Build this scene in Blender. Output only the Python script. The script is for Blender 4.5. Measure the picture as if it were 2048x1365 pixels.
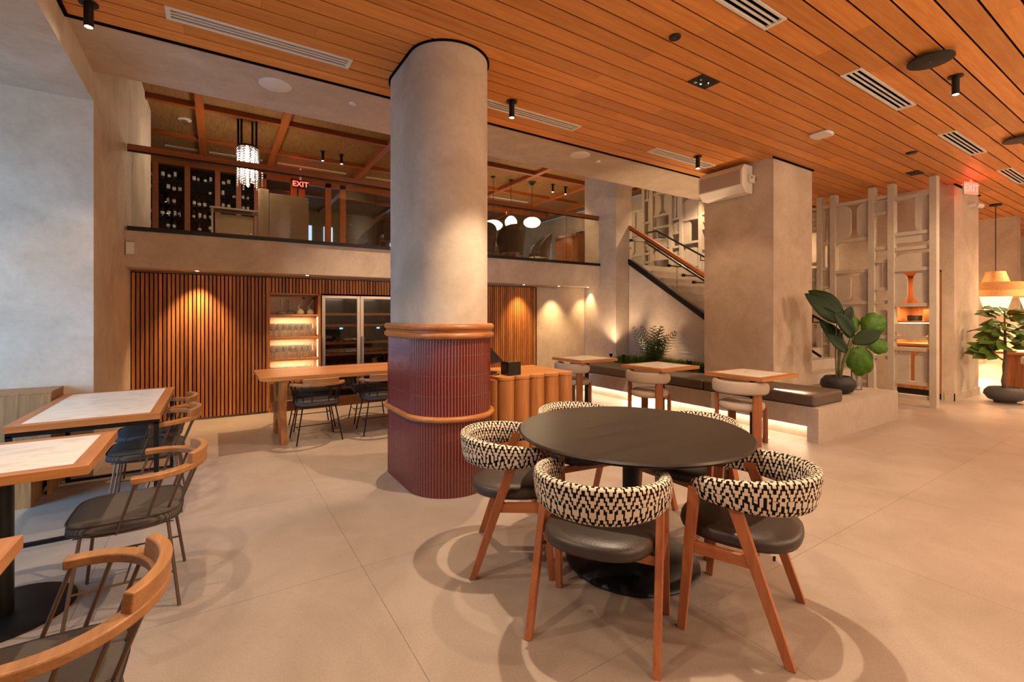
import bpy, bmesh, math, random
from mathutils import Vector, Matrix
PI = math.pi
R = math.radians
for o in list(bpy.data.objects):
    bpy.data.objects.remove(o, do_unlink=True)
scn = bpy.context.scene
COL = scn.collection

# ---------------------------------------------------------------- camera
FPX, VH, CAMH = 925.0, 629.0, 1.45          # focal length and horizon in pixels of the 2048 frame, eye height
YAW = math.atan((1024 - 430) / FPX)
cam_d = bpy.data.cameras.new('camera')
cam_d.sensor_width = 36.0
cam_d.lens = FPX / 2048 * 36.0
cam_d.shift_y = -(682.5 - VH) / 2048
cam_d.clip_start = 0.05
cam = bpy.data.objects.new('camera', cam_d)
COL.objects.link(cam)
cam.location = (0, 0, CAMH)
cam.rotation_euler = (R(90), 0, -YAW)
scn.camera = cam

# ---------------------------------------------------------------- world and exposure
scn.view_settings.view_transform = 'Standard'
scn.view_settings.look = 'None'
scn.view_settings.gamma = 1.0
scn.view_settings.use_curve_mapping = False
scn.view_settings.exposure = 1.40
w = bpy.data.worlds.new('world'); scn.world = w; w.use_nodes = True
w.node_tree.nodes['Background'].inputs[0].default_value = (0.62, 0.76, 0.92, 1)
w.node_tree.nodes['Background'].inputs[1].default_value = 0.12

WARM = (1.0, 0.69, 0.42)
WARM2 = (1.0, 0.62, 0.33)
AMBER = (1.0, 0.64, 0.30)

def lamp(name, kind, loc, energy, color=WARM, size=0.05, target=None, angle=60, blend=0.35, sizey=None):
    d = bpy.data.lights.new(name, kind)
    d.energy = energy; d.color = color
    if kind == 'AREA':
        d.size = size
        if sizey: d.shape = 'RECTANGLE'; d.size_y = sizey
    else:
        d.shadow_soft_size = size
    if kind == 'SPOT':
        d.spot_size = R(angle); d.spot_blend = blend
    o = bpy.data.objects.new(name, d); COL.objects.link(o); o.location = loc
    if target is not None:
        v = Vector(target) - Vector(loc)
        o.rotation_euler = v.to_track_quat('-Z', 'Y').to_euler()
    return o

# daylight from the street windows to the left of the camera
lamp('window_daylight', 'AREA', (-4.35, 3.6, 1.5), 50, (0.22, 0.56, 1.0), 2.4, (-2.6, 5.2, 0.9), sizey=2.2).data.spread = R(115)

# ---------------------------------------------------------------- materials
MATS = {}
def new_mat(name):
    m = bpy.data.materials.new(name); m.use_nodes = True
    nt = m.node_tree
    b = nt.nodes['Principled BSDF']
    MATS[name] = m
    return m, nt, b
def srgb(*c):
    if len(c) == 1: c = c[0]
    f = lambda x: (x/255/12.92) if x/255 <= 0.04045 else ((x/255+0.055)/1.055)**2.4
    return (f(c[0]), f(c[1]), f(c[2]), 1)
def plain(name, col, rough=0.5, metal=0.0, emit=0.0, ecol=None, coat=0.0, spec=0.5, noise=0.0):
    m, nt, b = new_mat(name)
    b.inputs['Base Color'].default_value = col
    b.inputs['Roughness'].default_value = rough
    b.inputs['Metallic'].default_value = metal
    b.inputs['Specular IOR Level'].default_value = spec
    b.inputs['Coat Weight'].default_value = coat
    b.inputs['Coat Roughness'].default_value = 0.08
    if emit:
        b.inputs['Emission Color'].default_value = ecol or col
        b.inputs['Emission Strength'].default_value = emit
    if noise:
        tc = nt.nodes.new('ShaderNodeTexCoord'); n = nt.nodes.new('ShaderNodeTexNoise')
        n.inputs['Scale'].default_value = noise; n.inputs['Detail'].default_value = 4
        nt.links.new(tc.outputs['Object'], n.inputs['Vector'])
        bp = nt.nodes.new('ShaderNodeBump'); bp.inputs['Strength'].default_value = 0.25; bp.inputs['Distance'].default_value = 0.004
        nt.links.new(n.outputs['Fac'], bp.inputs['Height']); nt.links.new(bp.outputs[0], b.inputs['Normal'])
        mx = nt.nodes.new('ShaderNodeMixRGB'); mx.blend_type = 'MULTIPLY'; mx.inputs[0].default_value = 0.5
        mx.inputs[1].default_value = col
        nt.links.new(n.outputs['Fac'], mx.inputs[2])
        sc = nt.nodes.new('ShaderNodeMixRGB'); sc.inputs[0].default_value = 0.5; sc.inputs[2].default_value = col
        nt.links.new(mx.outputs[0], sc.inputs[1]); nt.links.new(sc.outputs[0], b.inputs['Base Color'])
    return m
def wood(name, c1, c2, axis='x', rough=0.45, scale=26.0, var=0.25, bump=0.15, coat=0.0, shift=0.0):
    m, nt, b = new_mat(name)
    L = nt.links
    tc = nt.nodes.new('ShaderNodeTexCoord')
    oi = nt.nodes.new('ShaderNodeObjectInfo')
    mul = nt.nodes.new('ShaderNodeVectorMath'); mul.operation = 'SCALE'; mul.inputs['Scale'].default_value = 37.0
    cmb = nt.nodes.new('ShaderNodeCombineXYZ')
    for i in range(3): L.new(oi.outputs['Random'], cmb.inputs[i])
    L.new(cmb.outputs[0], mul.inputs[0])
    mp = nt.nodes.new('ShaderNodeMapping')
    s = {'x': (0.05, 1, 1), 'y': (1, 0.05, 1), 'z': (1, 1, 0.05)}[axis]
    mp.inputs['Scale'].default_value = tuple(k*scale for k in s)
    add = nt.nodes.new('ShaderNodeVectorMath'); add.operation = 'ADD'
    L.new(tc.outputs['Object'], mp.inputs['Vector']); L.new(mp.outputs[0], add.inputs[0]); L.new(mul.outputs[0], add.inputs[1])
    n = nt.nodes.new('ShaderNodeTexNoise'); n.inputs['Scale'].default_value = 1.0; n.inputs['Detail'].default_value = 7; n.inputs['Roughness'].default_value = 0.62; n.inputs['Distortion'].default_value = 0.5
    L.new(add.outputs[0], n.inputs['Vector'])
    n2 = nt.nodes.new('ShaderNodeTexNoise'); n2.inputs['Scale'].default_value = 5.0; n2.inputs['Detail'].default_value = 3
    L.new(add.outputs[0], n2.inputs['Vector'])
    ad = nt.nodes.new('ShaderNodeMath'); ad.operation = 'MULTIPLY_ADD'; ad.inputs[1].default_value = 0.35
    L.new(n2.outputs['Fac'], ad.inputs[0]); L.new(n.outputs['Fac'], ad.inputs[2])
    cr = nt.nodes.new('ShaderNodeValToRGB')
    cr.color_ramp.elements[0].position = 0.45; cr.color_ramp.elements[0].color = c2
    cr.color_ramp.elements[1].position = 0.85; cr.color_ramp.elements[1].color = c1
    L.new(ad.outputs[0], cr.inputs[0])
    hs = nt.nodes.new('ShaderNodeHueSaturation')
    mr = nt.nodes.new('ShaderNodeMapRange'); mr.inputs['To Min'].default_value = 1-var; mr.inputs['To Max'].default_value = 1+var
    L.new(oi.outputs['Random'], mr.inputs['Value']); L.new(mr.outputs[0], hs.inputs['Value']); L.new(cr.outputs[0], hs.inputs['Color'])
    L.new(hs.outputs[0], b.inputs['Base Color'])
    b.inputs['Roughness'].default_value = rough
    b.inputs['Coat Weight'].default_value = coat
    if bump:
        bp = nt.nodes.new('ShaderNodeBump'); bp.inputs['Strength'].default_value = bump; bp.inputs['Distance'].default_value = 0.002
        L.new(n.outputs['Fac'], bp.inputs['Height']); L.new(bp.outputs[0], b.inputs['Normal'])
    return m
def mottled(name, c1, c2, scale=1.6, rough=0.8, bump=0.2, fine=28.0, c3=None, spec=0.3, objvar=0.0):
    m, nt, b = new_mat(name)
    L = nt.links
    tc = nt.nodes.new('ShaderNodeTexCoord')
    geo = nt.nodes.new('ShaderNodeNewGeometry')
    n = nt.nodes.new('ShaderNodeTexNoise'); n.inputs['Scale'].default_value = scale; n.inputs['Detail'].default_value = 6; n.inputs['Roughness'].default_value = 0.6; n.inputs['Distortion'].default_value = 0.8
    L.new(geo.outputs['Position'], n.inputs['Vector'])
    f = nt.nodes.new('ShaderNodeTexNoise'); f.inputs['Scale'].default_value = fine; f.inputs['Detail'].default_value = 5; f.inputs['Roughness'].default_value = 0.7
    L.new(geo.outputs['Position'], f.inputs['Vector'])
    cr = nt.nodes.new('ShaderNodeValToRGB')
    cr.color_ramp.elements[0].position = 0.3; cr.color_ramp.elements[0].color = c2
    cr.color_ramp.elements[1].position = 0.72; cr.color_ramp.elements[1].color = c1
    L.new(n.outputs['Fac'], cr.inputs[0])
    mx = nt.nodes.new('ShaderNodeMixRGB'); mx.blend_type = 'MULTIPLY'; mx.inputs[0].default_value = 0.35
    L.new(cr.outputs[0], mx.inputs[1])
    fr = nt.nodes.new('ShaderNodeValToRGB')
    fr.color_ramp.elements[0].position = 0.30; fr.color_ramp.elements[0].color = c3 or (0.55, 0.55, 0.55, 1)
    fr.color_ramp.elements[1].position = 0.60; fr.color_ramp.elements[1].color = (1, 1, 1, 1)
    L.new(f.outputs['Fac'], fr.inputs[0]); L.new(fr.outputs[0], mx.inputs[2])
    out = mx.outputs[0]
    if objvar:
        oi = nt.nodes.new('ShaderNodeObjectInfo'); hs = nt.nodes.new('ShaderNodeHueSaturation')
        mr = nt.nodes.new('ShaderNodeMapRange'); mr.inputs['To Min'].default_value = 1-objvar; mr.inputs['To Max'].default_value = 1+objvar
        L.new(oi.outputs['Random'], mr.inputs['Value']); L.new(mr.outputs[0], hs.inputs['Value']); L.new(out, hs.inputs['Color']); out = hs.outputs[0]
    L.new(out, b.inputs['Base Color'])
    b.inputs['Roughness'].default_value = rough; b.inputs['Specular IOR Level'].default_value = spec
    if bump:
        ad = nt.nodes.new('ShaderNodeMath'); ad.operation = 'MULTIPLY_ADD'; ad.inputs[1].default_value = 0.3
        L.new(f.outputs['Fac'], ad.inputs[0]); L.new(n.outputs['Fac'], ad.inputs[2])
        bp = nt.nodes.new('ShaderNodeBump'); bp.inputs['Strength'].default_value = bump; bp.inputs['Distance'].default_value = 0.02
        L.new(ad.outputs[0], bp.inputs['Height']); L.new(bp.outputs[0], b.inputs['Normal'])
    return m
def glass(name, col=(1, 1, 1, 1), rough=0.0, ior=1.45, alpha_mix=0.0):
    # clear pane: mostly see-through with a real Fresnel reflection, light passes
    m = bpy.data.materials.new(name); m.use_nodes = True; nt = m.node_tree; MATS[name] = m
    for n in list(nt.nodes): nt.nodes.remove(n)
    out = nt.nodes.new('ShaderNodeOutputMaterial'); mix = nt.nodes.new('ShaderNodeMixShader')
    tr = nt.nodes.new('ShaderNodeBsdfTransparent'); tr.inputs[0].default_value = col
    gl = nt.nodes.new('ShaderNodeBsdfGlossy'); gl.inputs['Roughness'].default_value = rough
    fr = nt.nodes.new('ShaderNodeFresnel'); fr.inputs['IOR'].default_value = ior
    nt.links.new(fr.outputs[0], mix.inputs[0]); nt.links.new(tr.outputs[0], mix.inputs[1]); nt.links.new(gl.outputs[0], mix.inputs[2])
    last = mix
    if alpha_mix:  # white diffuse mixed in, imitating the sparkle of lit glassware
        df = nt.nodes.new('ShaderNodeBsdfDiffuse'); df.inputs[0].default_value = (0.9, 0.88, 0.85, 1)
        last = nt.nodes.new('ShaderNodeMixShader'); last.inputs[0].default_value = alpha_mix
        nt.links.new(mix.outputs[0], last.inputs[1]); nt.links.new(df.outputs[0], last.inputs[2])
    nt.links.new(last.outputs[0], out.inputs[0])
    return m
def emit(name, col, s):
    return plain(name, col, emit=s, ecol=col)

mottled('plaster', srgb(208, 190, 169), srgb(182, 163, 141), 2.0, 0.85, 0.14, 16.0, (0.72, 0.70, 0.68, 1))
mottled('lattice_paint', srgb(196, 184, 166), srgb(180, 166, 148), 2.5, 0.8, 0.1, 30.0, (0.8, 0.8, 0.8, 1))
mottled('floor_stone', srgb(170, 155, 142), srgb(155, 139, 125), 2.2, 0.42, 0.03, 110.0, (0.52, 0.50, 0.48, 1), spec=0.4, objvar=0.025)
plain('grout', srgb(132, 116, 102), 0.9)
mottled('bench_stone', srgb(188, 174, 160), srgb(172, 158, 144), 5.0, 0.6, 0.05, 60.0, (0.75, 0.74, 0.72, 1))
wood('ceiling_oak', srgb(222, 150, 76), srgb(196, 118, 52), 'x', 0.42, 30.0, 0.16)
wood('slat_oak', srgb(190, 122, 62), srgb(134, 74, 32), 'z', 0.5, 34.0, 0.36)
wood('oak_x', srgb(190, 128, 72), srgb(150, 92, 46), 'x', 0.42, 24.0, 0.08)
wood('oak_y', srgb(190, 128, 72), srgb(150, 92, 46), 'y', 0.42, 24.0, 0.08)
wood('oak_z', srgb(180, 118, 62), srgb(136, 80, 38), 'z', 0.45, 24.0, 0.08)
wood('bench_oak', srgb(170, 126, 78), srgb(128, 88, 48), 'z', 0.5, 40.0, 0.05)
wood('rail_oak', srgb(156, 84, 36), srgb(118, 56, 22), 'x', 0.38, 30.0, 0.05)
wood('rail_oak_y', srgb(172, 94, 40), srgb(136, 70, 26), 'y', 0.38, 30.0, 0.05)
wood('beech_z', srgb(186, 112, 66), srgb(160, 90, 50), 'z', 0.4, 30.0, 0.05, 0.08)
wood('beech_y', srgb(186, 112, 66), srgb(160, 90, 50), 'y', 0.4, 30.0, 0.05, 0.08)
wood('chair_oak', srgb(172, 122, 72), srgb(140, 92, 50), 'x', 0.42, 34.0, 0.06)
wood('walnut_z', srgb(150, 88, 46), srgb(116, 62, 30), 'z', 0.45, 24.0, 0.06)
wood('black_oak', srgb(46, 38, 30), srgb(22, 17, 13), 'x', 0.36, 16.0, 0.0, 0.25)
wood('ring_oak', srgb(178, 114, 62), srgb(146, 86, 42), 'x', 0.38, 18.0, 0.05)
wood('weave', srgb(146, 104, 48), srgb(100, 64, 26), 'y', 0.85, 60.0, 0.05, 0.5)
wood('lamp_veneer', srgb(226, 170, 104), srgb(196, 132, 70), 'x', 0.6, 60.0, 0.05)
plain('black', srgb(14, 13, 12), 0.5)
plain('gap_black', srgb(10, 8, 6), 0.9, spec=0.1)
plain('black_metal', srgb(22, 21, 20), 0.42, 0.3)
plain('bronze_rod', srgb(112, 88, 70), 0.42, 0.7)
plain('dark_rod', srgb(36, 33, 31), 0.4, 0.6)
plain('steel', srgb(190, 180, 168), 0.34, 1.0)
plain('white_metal', srgb(226, 218, 206), 0.5)
plain('device_white', srgb(220, 212, 200), 0.45)
plain('vent_dark', srgb(38, 32, 26), 0.9)
plain('black_plastic', srgb(16, 15, 15), 0.25, coat=0.4)
plain('leather', srgb(66, 54, 46), 0.42, noise=120.0)
plain('bench_leather', srgb(96, 80, 66), 0.52, noise=60.0)
plain('boucle', srgb(178, 160, 142), 0.95, noise=220.0, spec=0.15)
plain('cushion_piping', srgb(52, 47, 44), 0.85)
plain('pot_black', srgb(34, 31, 31), 0.55, noise=90.0)
plain('pot_grey', srgb(88, 82, 82), 0.7, noise=90.0)
plain('soil', srgb(40, 28, 20), 0.95, noise=60.0)
plain('trunk', srgb(112, 84, 58), 0.85, noise=40.0)
plain('stem_green', srgb(92, 94, 44), 0.6)
plain('wicker', srgb(74, 54, 38), 0.8, noise=160.0)
plain('panel_beige', srgb(148, 120, 84), 0.8, noise=30.0)
plain('seat_blue', srgb(120, 128, 140), 0.7, noise=80.0)
plain('bulb', (1, 0.85, 0.65, 1), emit=40.0, ecol=(1, 0.84, 0.62, 1))
plain('led', (1, 0.8, 0.55, 1), emit=14.0, ecol=(1, 0.78, 0.52, 1))
plain('led_soft', (1, 0.7, 0.4, 1), emit=6.0, ecol=(1, 0.66, 0.36, 1))
plain('exit_red', (1, 0.05, 0.03, 1), emit=5.0, ecol=(1, 0.04, 0.03, 1))
plain('exit_white', srgb(214, 190, 180), 0.5)
plain('lantern_paper', srgb(244, 226, 190), 0.8, emit=1.5, ecol=(1, 0.86, 0.58, 1))
plain('screen_blue', srgb(60, 100, 200), 0.3, emit=1.5, ecol=(0.12, 0.35, 1, 1))
plain('green_led', srgb(60, 220, 90), 0.3, emit=4, ecol=(0.1, 1, 0.3, 1))
plain('label_paper', srgb(226, 226, 222), 0.7)
plain('bottle_dark', srgb(16, 20, 14), 0.12, coat=0.5)
plain('crystal', (0.9, 0.9, 0.95, 1), 0.05, 0.9)
plain('window_sky', srgb(150, 176, 200), 0.5, emit=0.8, ecol=srgb(150, 180, 210))
plain('mortar', srgb(128, 98, 88), 0.9)
plain('red_glaze', srgb(104, 18, 9), 0.16, coat=0.5)
glass('clear_glass', (0.95, 0.95, 0.93, 1), 0.0, 1.3)
glass('decanter_glass', (0.86, 0.84, 0.82, 1), 0.02, 1.6, 0.22)
glass('wine_glass', (0.98, 0.97, 0.96, 1), 0.02, 1.35, 0.10)
glass('fridge_glass', (0.72, 0.70, 0.68, 1), 0.0, 1.5)

def leaf_mat(name, c1, c2, trans=0.15):
    m, nt, b = new_mat(name)
    tc = nt.nodes.new('ShaderNodeTexCoord'); n = nt.nodes.new('ShaderNodeTexNoise'); n.inputs['Scale'].default_value = 6
    cr = nt.nodes.new('ShaderNodeValToRGB'); cr.color_ramp.elements[0].color = c1; cr.color_ramp.elements[1].color = c2
    nt.links.new(tc.outputs['Object'], n.inputs['Vector']); nt.links.new(n.outputs['Fac'], cr.inputs[0])
    nt.links.new(cr.outputs[0], b.inputs['Base Color'])
    b.inputs['Roughness'].default_value = 0.5; b.inputs['Specular IOR Level'].default_value = 0.2
    b.inputs['Subsurface Weight'].default_value = trans
    return m
leaf_mat('leaf_dark', srgb(16, 36, 10), srgb(30, 56, 16), 0.0)
leaf_mat('leaf_mid', srgb(40, 78, 20), srgb(84, 128, 40), 0.03)
leaf_mat('leaf_fiddle', srgb(44, 82, 24), srgb(104, 134, 52))
leaf_mat('fern_green', srgb(48, 62, 26), srgb(84, 96, 42))
leaf_mat('moss_green', srgb(58, 92, 28), srgb(112, 142, 52))

# floor-tile style white laminate with faint veins
def marble():
    m, nt, b = new_mat('table_stone')
    geo = nt.nodes.new('ShaderNodeTexCoord')
    n = nt.nodes.new('ShaderNodeTexNoise'); n.inputs['Scale'].default_value = 5; n.inputs['Detail'].default_value = 8; n.inputs['Distortion'].default_value = 2.5
    mp = nt.nodes.new('ShaderNodeMapping'); mp.inputs['Scale'].default_value = (0.5, 1.6, 1); mp.inputs['Rotation'].default_value = (0, 0, 0.6)
    nt.links.new(geo.outputs['Object'], mp.inputs[0]); nt.links.new(mp.outputs[0], n.inputs['Vector'])
    cr = nt.nodes.new('ShaderNodeValToRGB')
    cr.color_ramp.elements[0].position = 0.38; cr.color_ramp.elements[0].color = srgb(208, 202, 194)
    cr.color_ramp.elements[1].position = 0.5; cr.color_ramp.elements[1].color = srgb(226, 220, 210)
    nt.links.new(n.outputs['Fac'], cr.inputs[0]); nt.links.new(cr.outputs[0], b.inputs['Base Color'])
    b.inputs['Roughness'].default_value = 0.4
marble()

# woven stripe for the wire chair cushions
def stripe_fabric():
    m, nt, b = new_mat('cushion_fabric')
    tc = nt.nodes.new('ShaderNodeTexCoord')
    wv = nt.nodes.new('ShaderNodeTexWave'); wv.inputs['Scale'].default_value = 42; wv.inputs['Distortion'].default_value = 0.3
    nt.links.new(tc.outputs['Object'], wv.inputs['Vector'])
    cr = nt.nodes.new('ShaderNodeValToRGB'); cr.color_ramp.elements[0].color = srgb(62, 56, 52); cr.color_ramp.elements[1].color = srgb(98, 90, 84)
    nt.links.new(wv.outputs['Fac'], cr.inputs[0]); nt.links.new(cr.outputs[0], b.inputs['Base Color'])
    bp = nt.nodes.new('ShaderNodeBump'); bp.inputs['Strength'].default_value = 0.4; bp.inputs['Distance'].default_value = 0.002
    nt.links.new(wv.outputs['Fac'], bp.inputs['Height']); nt.links.new(bp.outputs[0], b.inputs['Normal'])
    b.inputs['Roughness'].default_value = 0.9; b.inputs['Specular IOR Level'].default_value = 0.15
stripe_fabric()

# black stepped zigzag woven on cream; UV is in metres
def zigzag():
    m, nt, b = new_mat('zigzag_fabric')
    L = nt.links
    uv = nt.nodes.new('ShaderNodeUVMap'); sp = nt.nodes.new('ShaderNodeSeparateXYZ'); L.new(uv.outputs[0], sp.inputs[0])
    def M(op, a, bb=None, c=None):
        n = nt.nodes.new('ShaderNodeMath'); n.operation = op
        for i, v in enumerate((a, bb, c)):
            if v is None: continue
            if isinstance(v, (int, float)): n.inputs[i].default_value = v
            else: L.new(v, n.inputs[i])
        return n.outputs[0]
    su, P = 0.0066, 0.066
    uq = M('MULTIPLY', M('FLOOR', M('DIVIDE', sp.outputs[0], su)), su)
    tri = M('ABSOLUTE', M('SUBTRACT', M('FRACT', M('DIVIDE', M('ADD', uq, su*0.5), P)), 0.5))   # 0..0.5
    y = M('ADD', sp.outputs[1], M('MULTIPLY', tri, 0.170))
    k = M('FRACT', M('DIVIDE', y, 0.054))
    line = M('LESS_THAN', k, 0.45)
    mx = nt.nodes.new('ShaderNodeMixRGB'); mx.inputs[1].default_value = srgb(222, 204, 180); mx.inputs[2].default_value = srgb(24, 18, 15)
    L.new(line, mx.inputs[0]); L.new(mx.outputs[0], b.inputs['Base Color'])
    bp = nt.nodes.new('ShaderNodeBump'); bp.inputs['Strength'].default_value = 0.5; bp.inputs['Distance'].default_value = 0.002
    L.new(line, bp.inputs['Height']); L.new(bp.outputs[0], b.inputs['Normal'])
    b.inputs['Roughness'].default_value = 0.9; b.inputs['Specular IOR Level'].default_value = 0.15
zigzag()

# ---------------------------------------------------------------- geometry helpers
class MB:
    def __init__(s): s.v = []; s.f = []; s.uv = None
    def add(s, vs, fs):
        n = len(s.v); s.v += [tuple(p) for p in vs]; s.f += [tuple(i+n for i in f) for f in fs]; return s
    def box(s, x0, x1, y0, y1, z0, z1):
        return s.add([(x0,y0,z0),(x1,y0,z0),(x1,y1,z0),(x0,y1,z0),(x0,y0,z1),(x1,y0,z1),(x1,y1,z1),(x0,y1,z1)],
                     [(3,2,1,0),(4,5,6,7),(0,1,5,4),(1,2,6,5),(2,3,7,6),(3,0,4,7)])
    def bar(s, a, b, wx, wy, wx2=None, wy2=None):
        # rectangular bar between two points; section axes are world x and y (for near vertical bars)
        wx2 = wx2 or wx; wy2 = wy2 or wy
        q = lambda p, x, y: [(p[0]-x/2,p[1]-y/2,p[2]),(p[0]+x/2,p[1]-y/2,p[2]),(p[0]+x/2,p[1]+y/2,p[2]),(p[0]-x/2,p[1]+y/2,p[2])]
        return s.add(q(a,wx,wy)+q(b,wx2,wy2), [(3,2,1,0),(4,5,6,7),(0,1,5,4),(1,2,6,5),(2,3,7,6),(3,0,4,7)])
    def tube(s, pts, r, n=8, closed=False, ry=None):
        pts = [Vector(p) for p in pts]; N = len(pts)
        rs = r if isinstance(r, (list, tuple)) else [r]*N
        t0 = (pts[1]-pts[0]).normalized()
        up = Vector((0,0,1)) if abs(t0.z) < 0.9 else Vector((1,0,0))
        u = t0.cross(up).normalized()
        vs = []
        for i, p in enumerate(pts):
            if closed: t = (pts[(i+1)%N]-pts[i-1]).normalized()
            else: t = (pts[min(i+1,N-1)]-pts[max(i-1,0)]).normalized()
            u = (u - t*u.dot(t)).normalized(); w_ = t.cross(u)
            for k in range(n):
                a = 2*PI*k/n; vs.append(p + u*(math.cos(a)*rs[i]) + w_*(math.sin(a)*(ry if ry else rs[i])))
        fs = []
        for i in range(N if closed else N-1):
            j = (i+1) % N
            for k in range(n): fs.append((i*n+k, i*n+(k+1)%n, j*n+(k+1)%n, j*n+k))
        if not closed: fs += [tuple(range(n-1,-1,-1)), tuple((N-1)*n+k for k in range(n))]
        return s.add(vs, fs)
    def lathe(s, prof, n=24, c=(0,0,0), sx=1, sy=1):
        vs = []; fs = []; N = len(prof)
        for (r, z) in prof:
            for k in range(n):
                a = 2*PI*k/n; vs.append((c[0]+r*sx*math.cos(a), c[1]+r*sy*math.sin(a), c[2]+z))
        for i in range(N-1):
            for k in range(n): fs.append((i*n+k, i*n+(k+1)%n, (i+1)*n+(k+1)%n, (i+1)*n+k))
        if prof[0][0] > 1e-6: fs.append(tuple(range(n-1,-1,-1)))
        if prof[-1][0] > 1e-6: fs.append(tuple((N-1)*n+k for k in range(n)))
        return s.add(vs, fs)
    def prism(s, poly, lo, hi, axis='z'):
        n = len(poly)
        def P(a, b, c):
            return {'z': (a,b,c), 'x': (c,a,b), 'y': (a,c,b)}[axis]
        vs = [P(a,b,lo) for a,b in poly]+[P(a,b,hi) for a,b in poly]
        fs = [tuple(range(n-1,-1,-1)), tuple(range(n,2*n))]+[(i,(i+1)%n,n+(i+1)%n,n+i) for i in range(n)]
        return s.add(vs, fs)
    def mesh(s, name, mat, smooth=None):
        me = bpy.data.meshes.new(name); me.from_pydata(s.v, [], s.f); me.update()
        bm = bmesh.new(); bm.from_mesh(me)
        bmesh.ops.recalc_face_normals(bm, faces=bm.faces); bm.to_mesh(me); bm.free()
        if mat: me.materials.append(MATS[mat])
        if smooth:
            me.shade_smooth(); me.set_sharp_from_angle(angle=R(smooth))
        return me
    def build(s, name, mat, parent=None, loc=(0,0,0), rot=None, smooth=None, bevel=0, label=None, cat=None, group=None, kind=None, seg=2):
        return obj(name, s.mesh(name, mat, smooth), parent, loc, rot, bevel, label, cat, group, kind, seg)
def obj(name, me, parent=None, loc=(0,0,0), rot=None, bevel=0, label=None, cat=None, group=None, kind=None, seg=2):
    o = bpy.data.objects.new(name, me); COL.objects.link(o); o.location = loc
    if rot: o.rotation_euler = rot
    if parent: o.parent = parent
    if bevel:
        md = o.modifiers.new('bevel', 'BEVEL'); md.width = bevel; md.segments = seg; md.limit_method = 'ANGLE'; md.angle_limit = R(40)
    tag(o, label, cat, group, kind)
    return o
def tag(o, label=None, cat=None, group=None, kind=None):
    if label: o['label'] = label
    if cat: o['category'] = cat
    if group: o['group'] = group
    if kind: o['kind'] = kind
    return o
def empty(name, loc=(0,0,0), rz=0, label=None, cat=None, group=None, kind=None):
    o = bpy.data.objects.new(name, None); COL.objects.link(o); o.location = loc; o.rotation_euler = (0,0,rz)
    o.empty_display_size = 0.1
    return tag(o, label, cat, group, kind)
def kids(o): return [c for c in bpy.data.objects if c.parent == o]
def copy_tree(o, loc=None, rz=None, label=None, group=None, parent=None):
    c = o.copy(); COL.objects.link(c); c.parent = parent
    if loc is not None: c.location = loc
    if rz is not None: c.rotation_euler = (0,0,rz)
    if label: c['label'] = label
    if group: c['group'] = group
    for ch in kids(o): copy_tree(ch, parent=c)
    return c
def B(x0,x1,y0,y1,z0,z1): return MB().box(x0,x1,y0,y1,z0,z1)
def cbox(name, mat, x0,x1,y0,y1,z0,z1, parent=None, bevel=0, **k):
    # a box whose own origin is its centre (so grain and offsets are local)
    cx,cy,cz=(x0+x1)/2,(y0+y1)/2,(z0+z1)/2
    return B(x0-cx,x1-cx,y0-cy,y1-cy,z0-cz,z1-cz).build(name, mat, parent, (cx,cy,cz), bevel=bevel, **k)
def roundrect(x0,x1,y0,y1,r,n=6):
    pts=[]
    rr = r if isinstance(r,(list,tuple)) else [r]*4      # corners: x0y0, x1y0, x1y1, x0y1
    for (cx,cy,a0,q) in ((x0+rr[0],y0+rr[0],180,rr[0]),(x1-rr[1],y0+rr[1],270,rr[1]),(x1-rr[2],y1-rr[2],0,rr[2]),(x0+rr[3],y1-rr[3],90,rr[3])):
        if q < 1e-5: pts.append((cx,cy)); continue
        for i in range(n+1):
            a=R(a0+90*i/n); pts.append((cx+q*math.cos(a),cy+q*math.sin(a)))
    return pts
def text_mesh(s, size, mat, depth=0.002):
    c = bpy.data.curves.new('t','FONT'); c.body = s; c.size = size; c.extrude = depth; c.align_x='CENTER'; c.align_y='CENTER'
    o = bpy.data.objects.new('t', c); COL.objects.link(o)
    bpy.context.view_layer.update()
    me = bpy.data.meshes.new_from_object(o.evaluated_get(bpy.context.evaluated_depsgraph_get()))
    bpy.data.objects.remove(o, do_unlink=True); me.materials.clear(); me.materials.append(MATS[mat]); return me
rnd = random.Random(7)

ZC = 3.62          # ceiling height
ZM = 2.47          # mezzanine floor
ZT = 4.90          # mezzanine ceiling
XL, YW = -0.915, 5.51

# ================================================================ SETTING
# ---- floor with large stone tiles
floor = B(-4.6, 19, -3.6, 8.3, -0.06, -0.004).build('floor', 'grout', kind='structure')
TS = 1.29; xs = [0.712+TS*i for i in range(-5, 16)]; ys = [1.41+TS*j for j in range(-4, 6)]
for i, x0 in enumerate(xs[:-1]):
    for j, y0 in enumerate(ys[:-1]):
        xa, xb, ya, yb = max(x0,-4.6)+0.0009, min(x0+TS,19)-0.0009, max(y0,-3.6)+0.0009, min(y0+TS,7.75)-0.0009
        if xb-xa < 0.05 or yb-ya < 0.05: continue
        cbox('floor_tile', 'floor_stone', xa, xb, ya, yb, -0.02, 0.0, floor)

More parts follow.
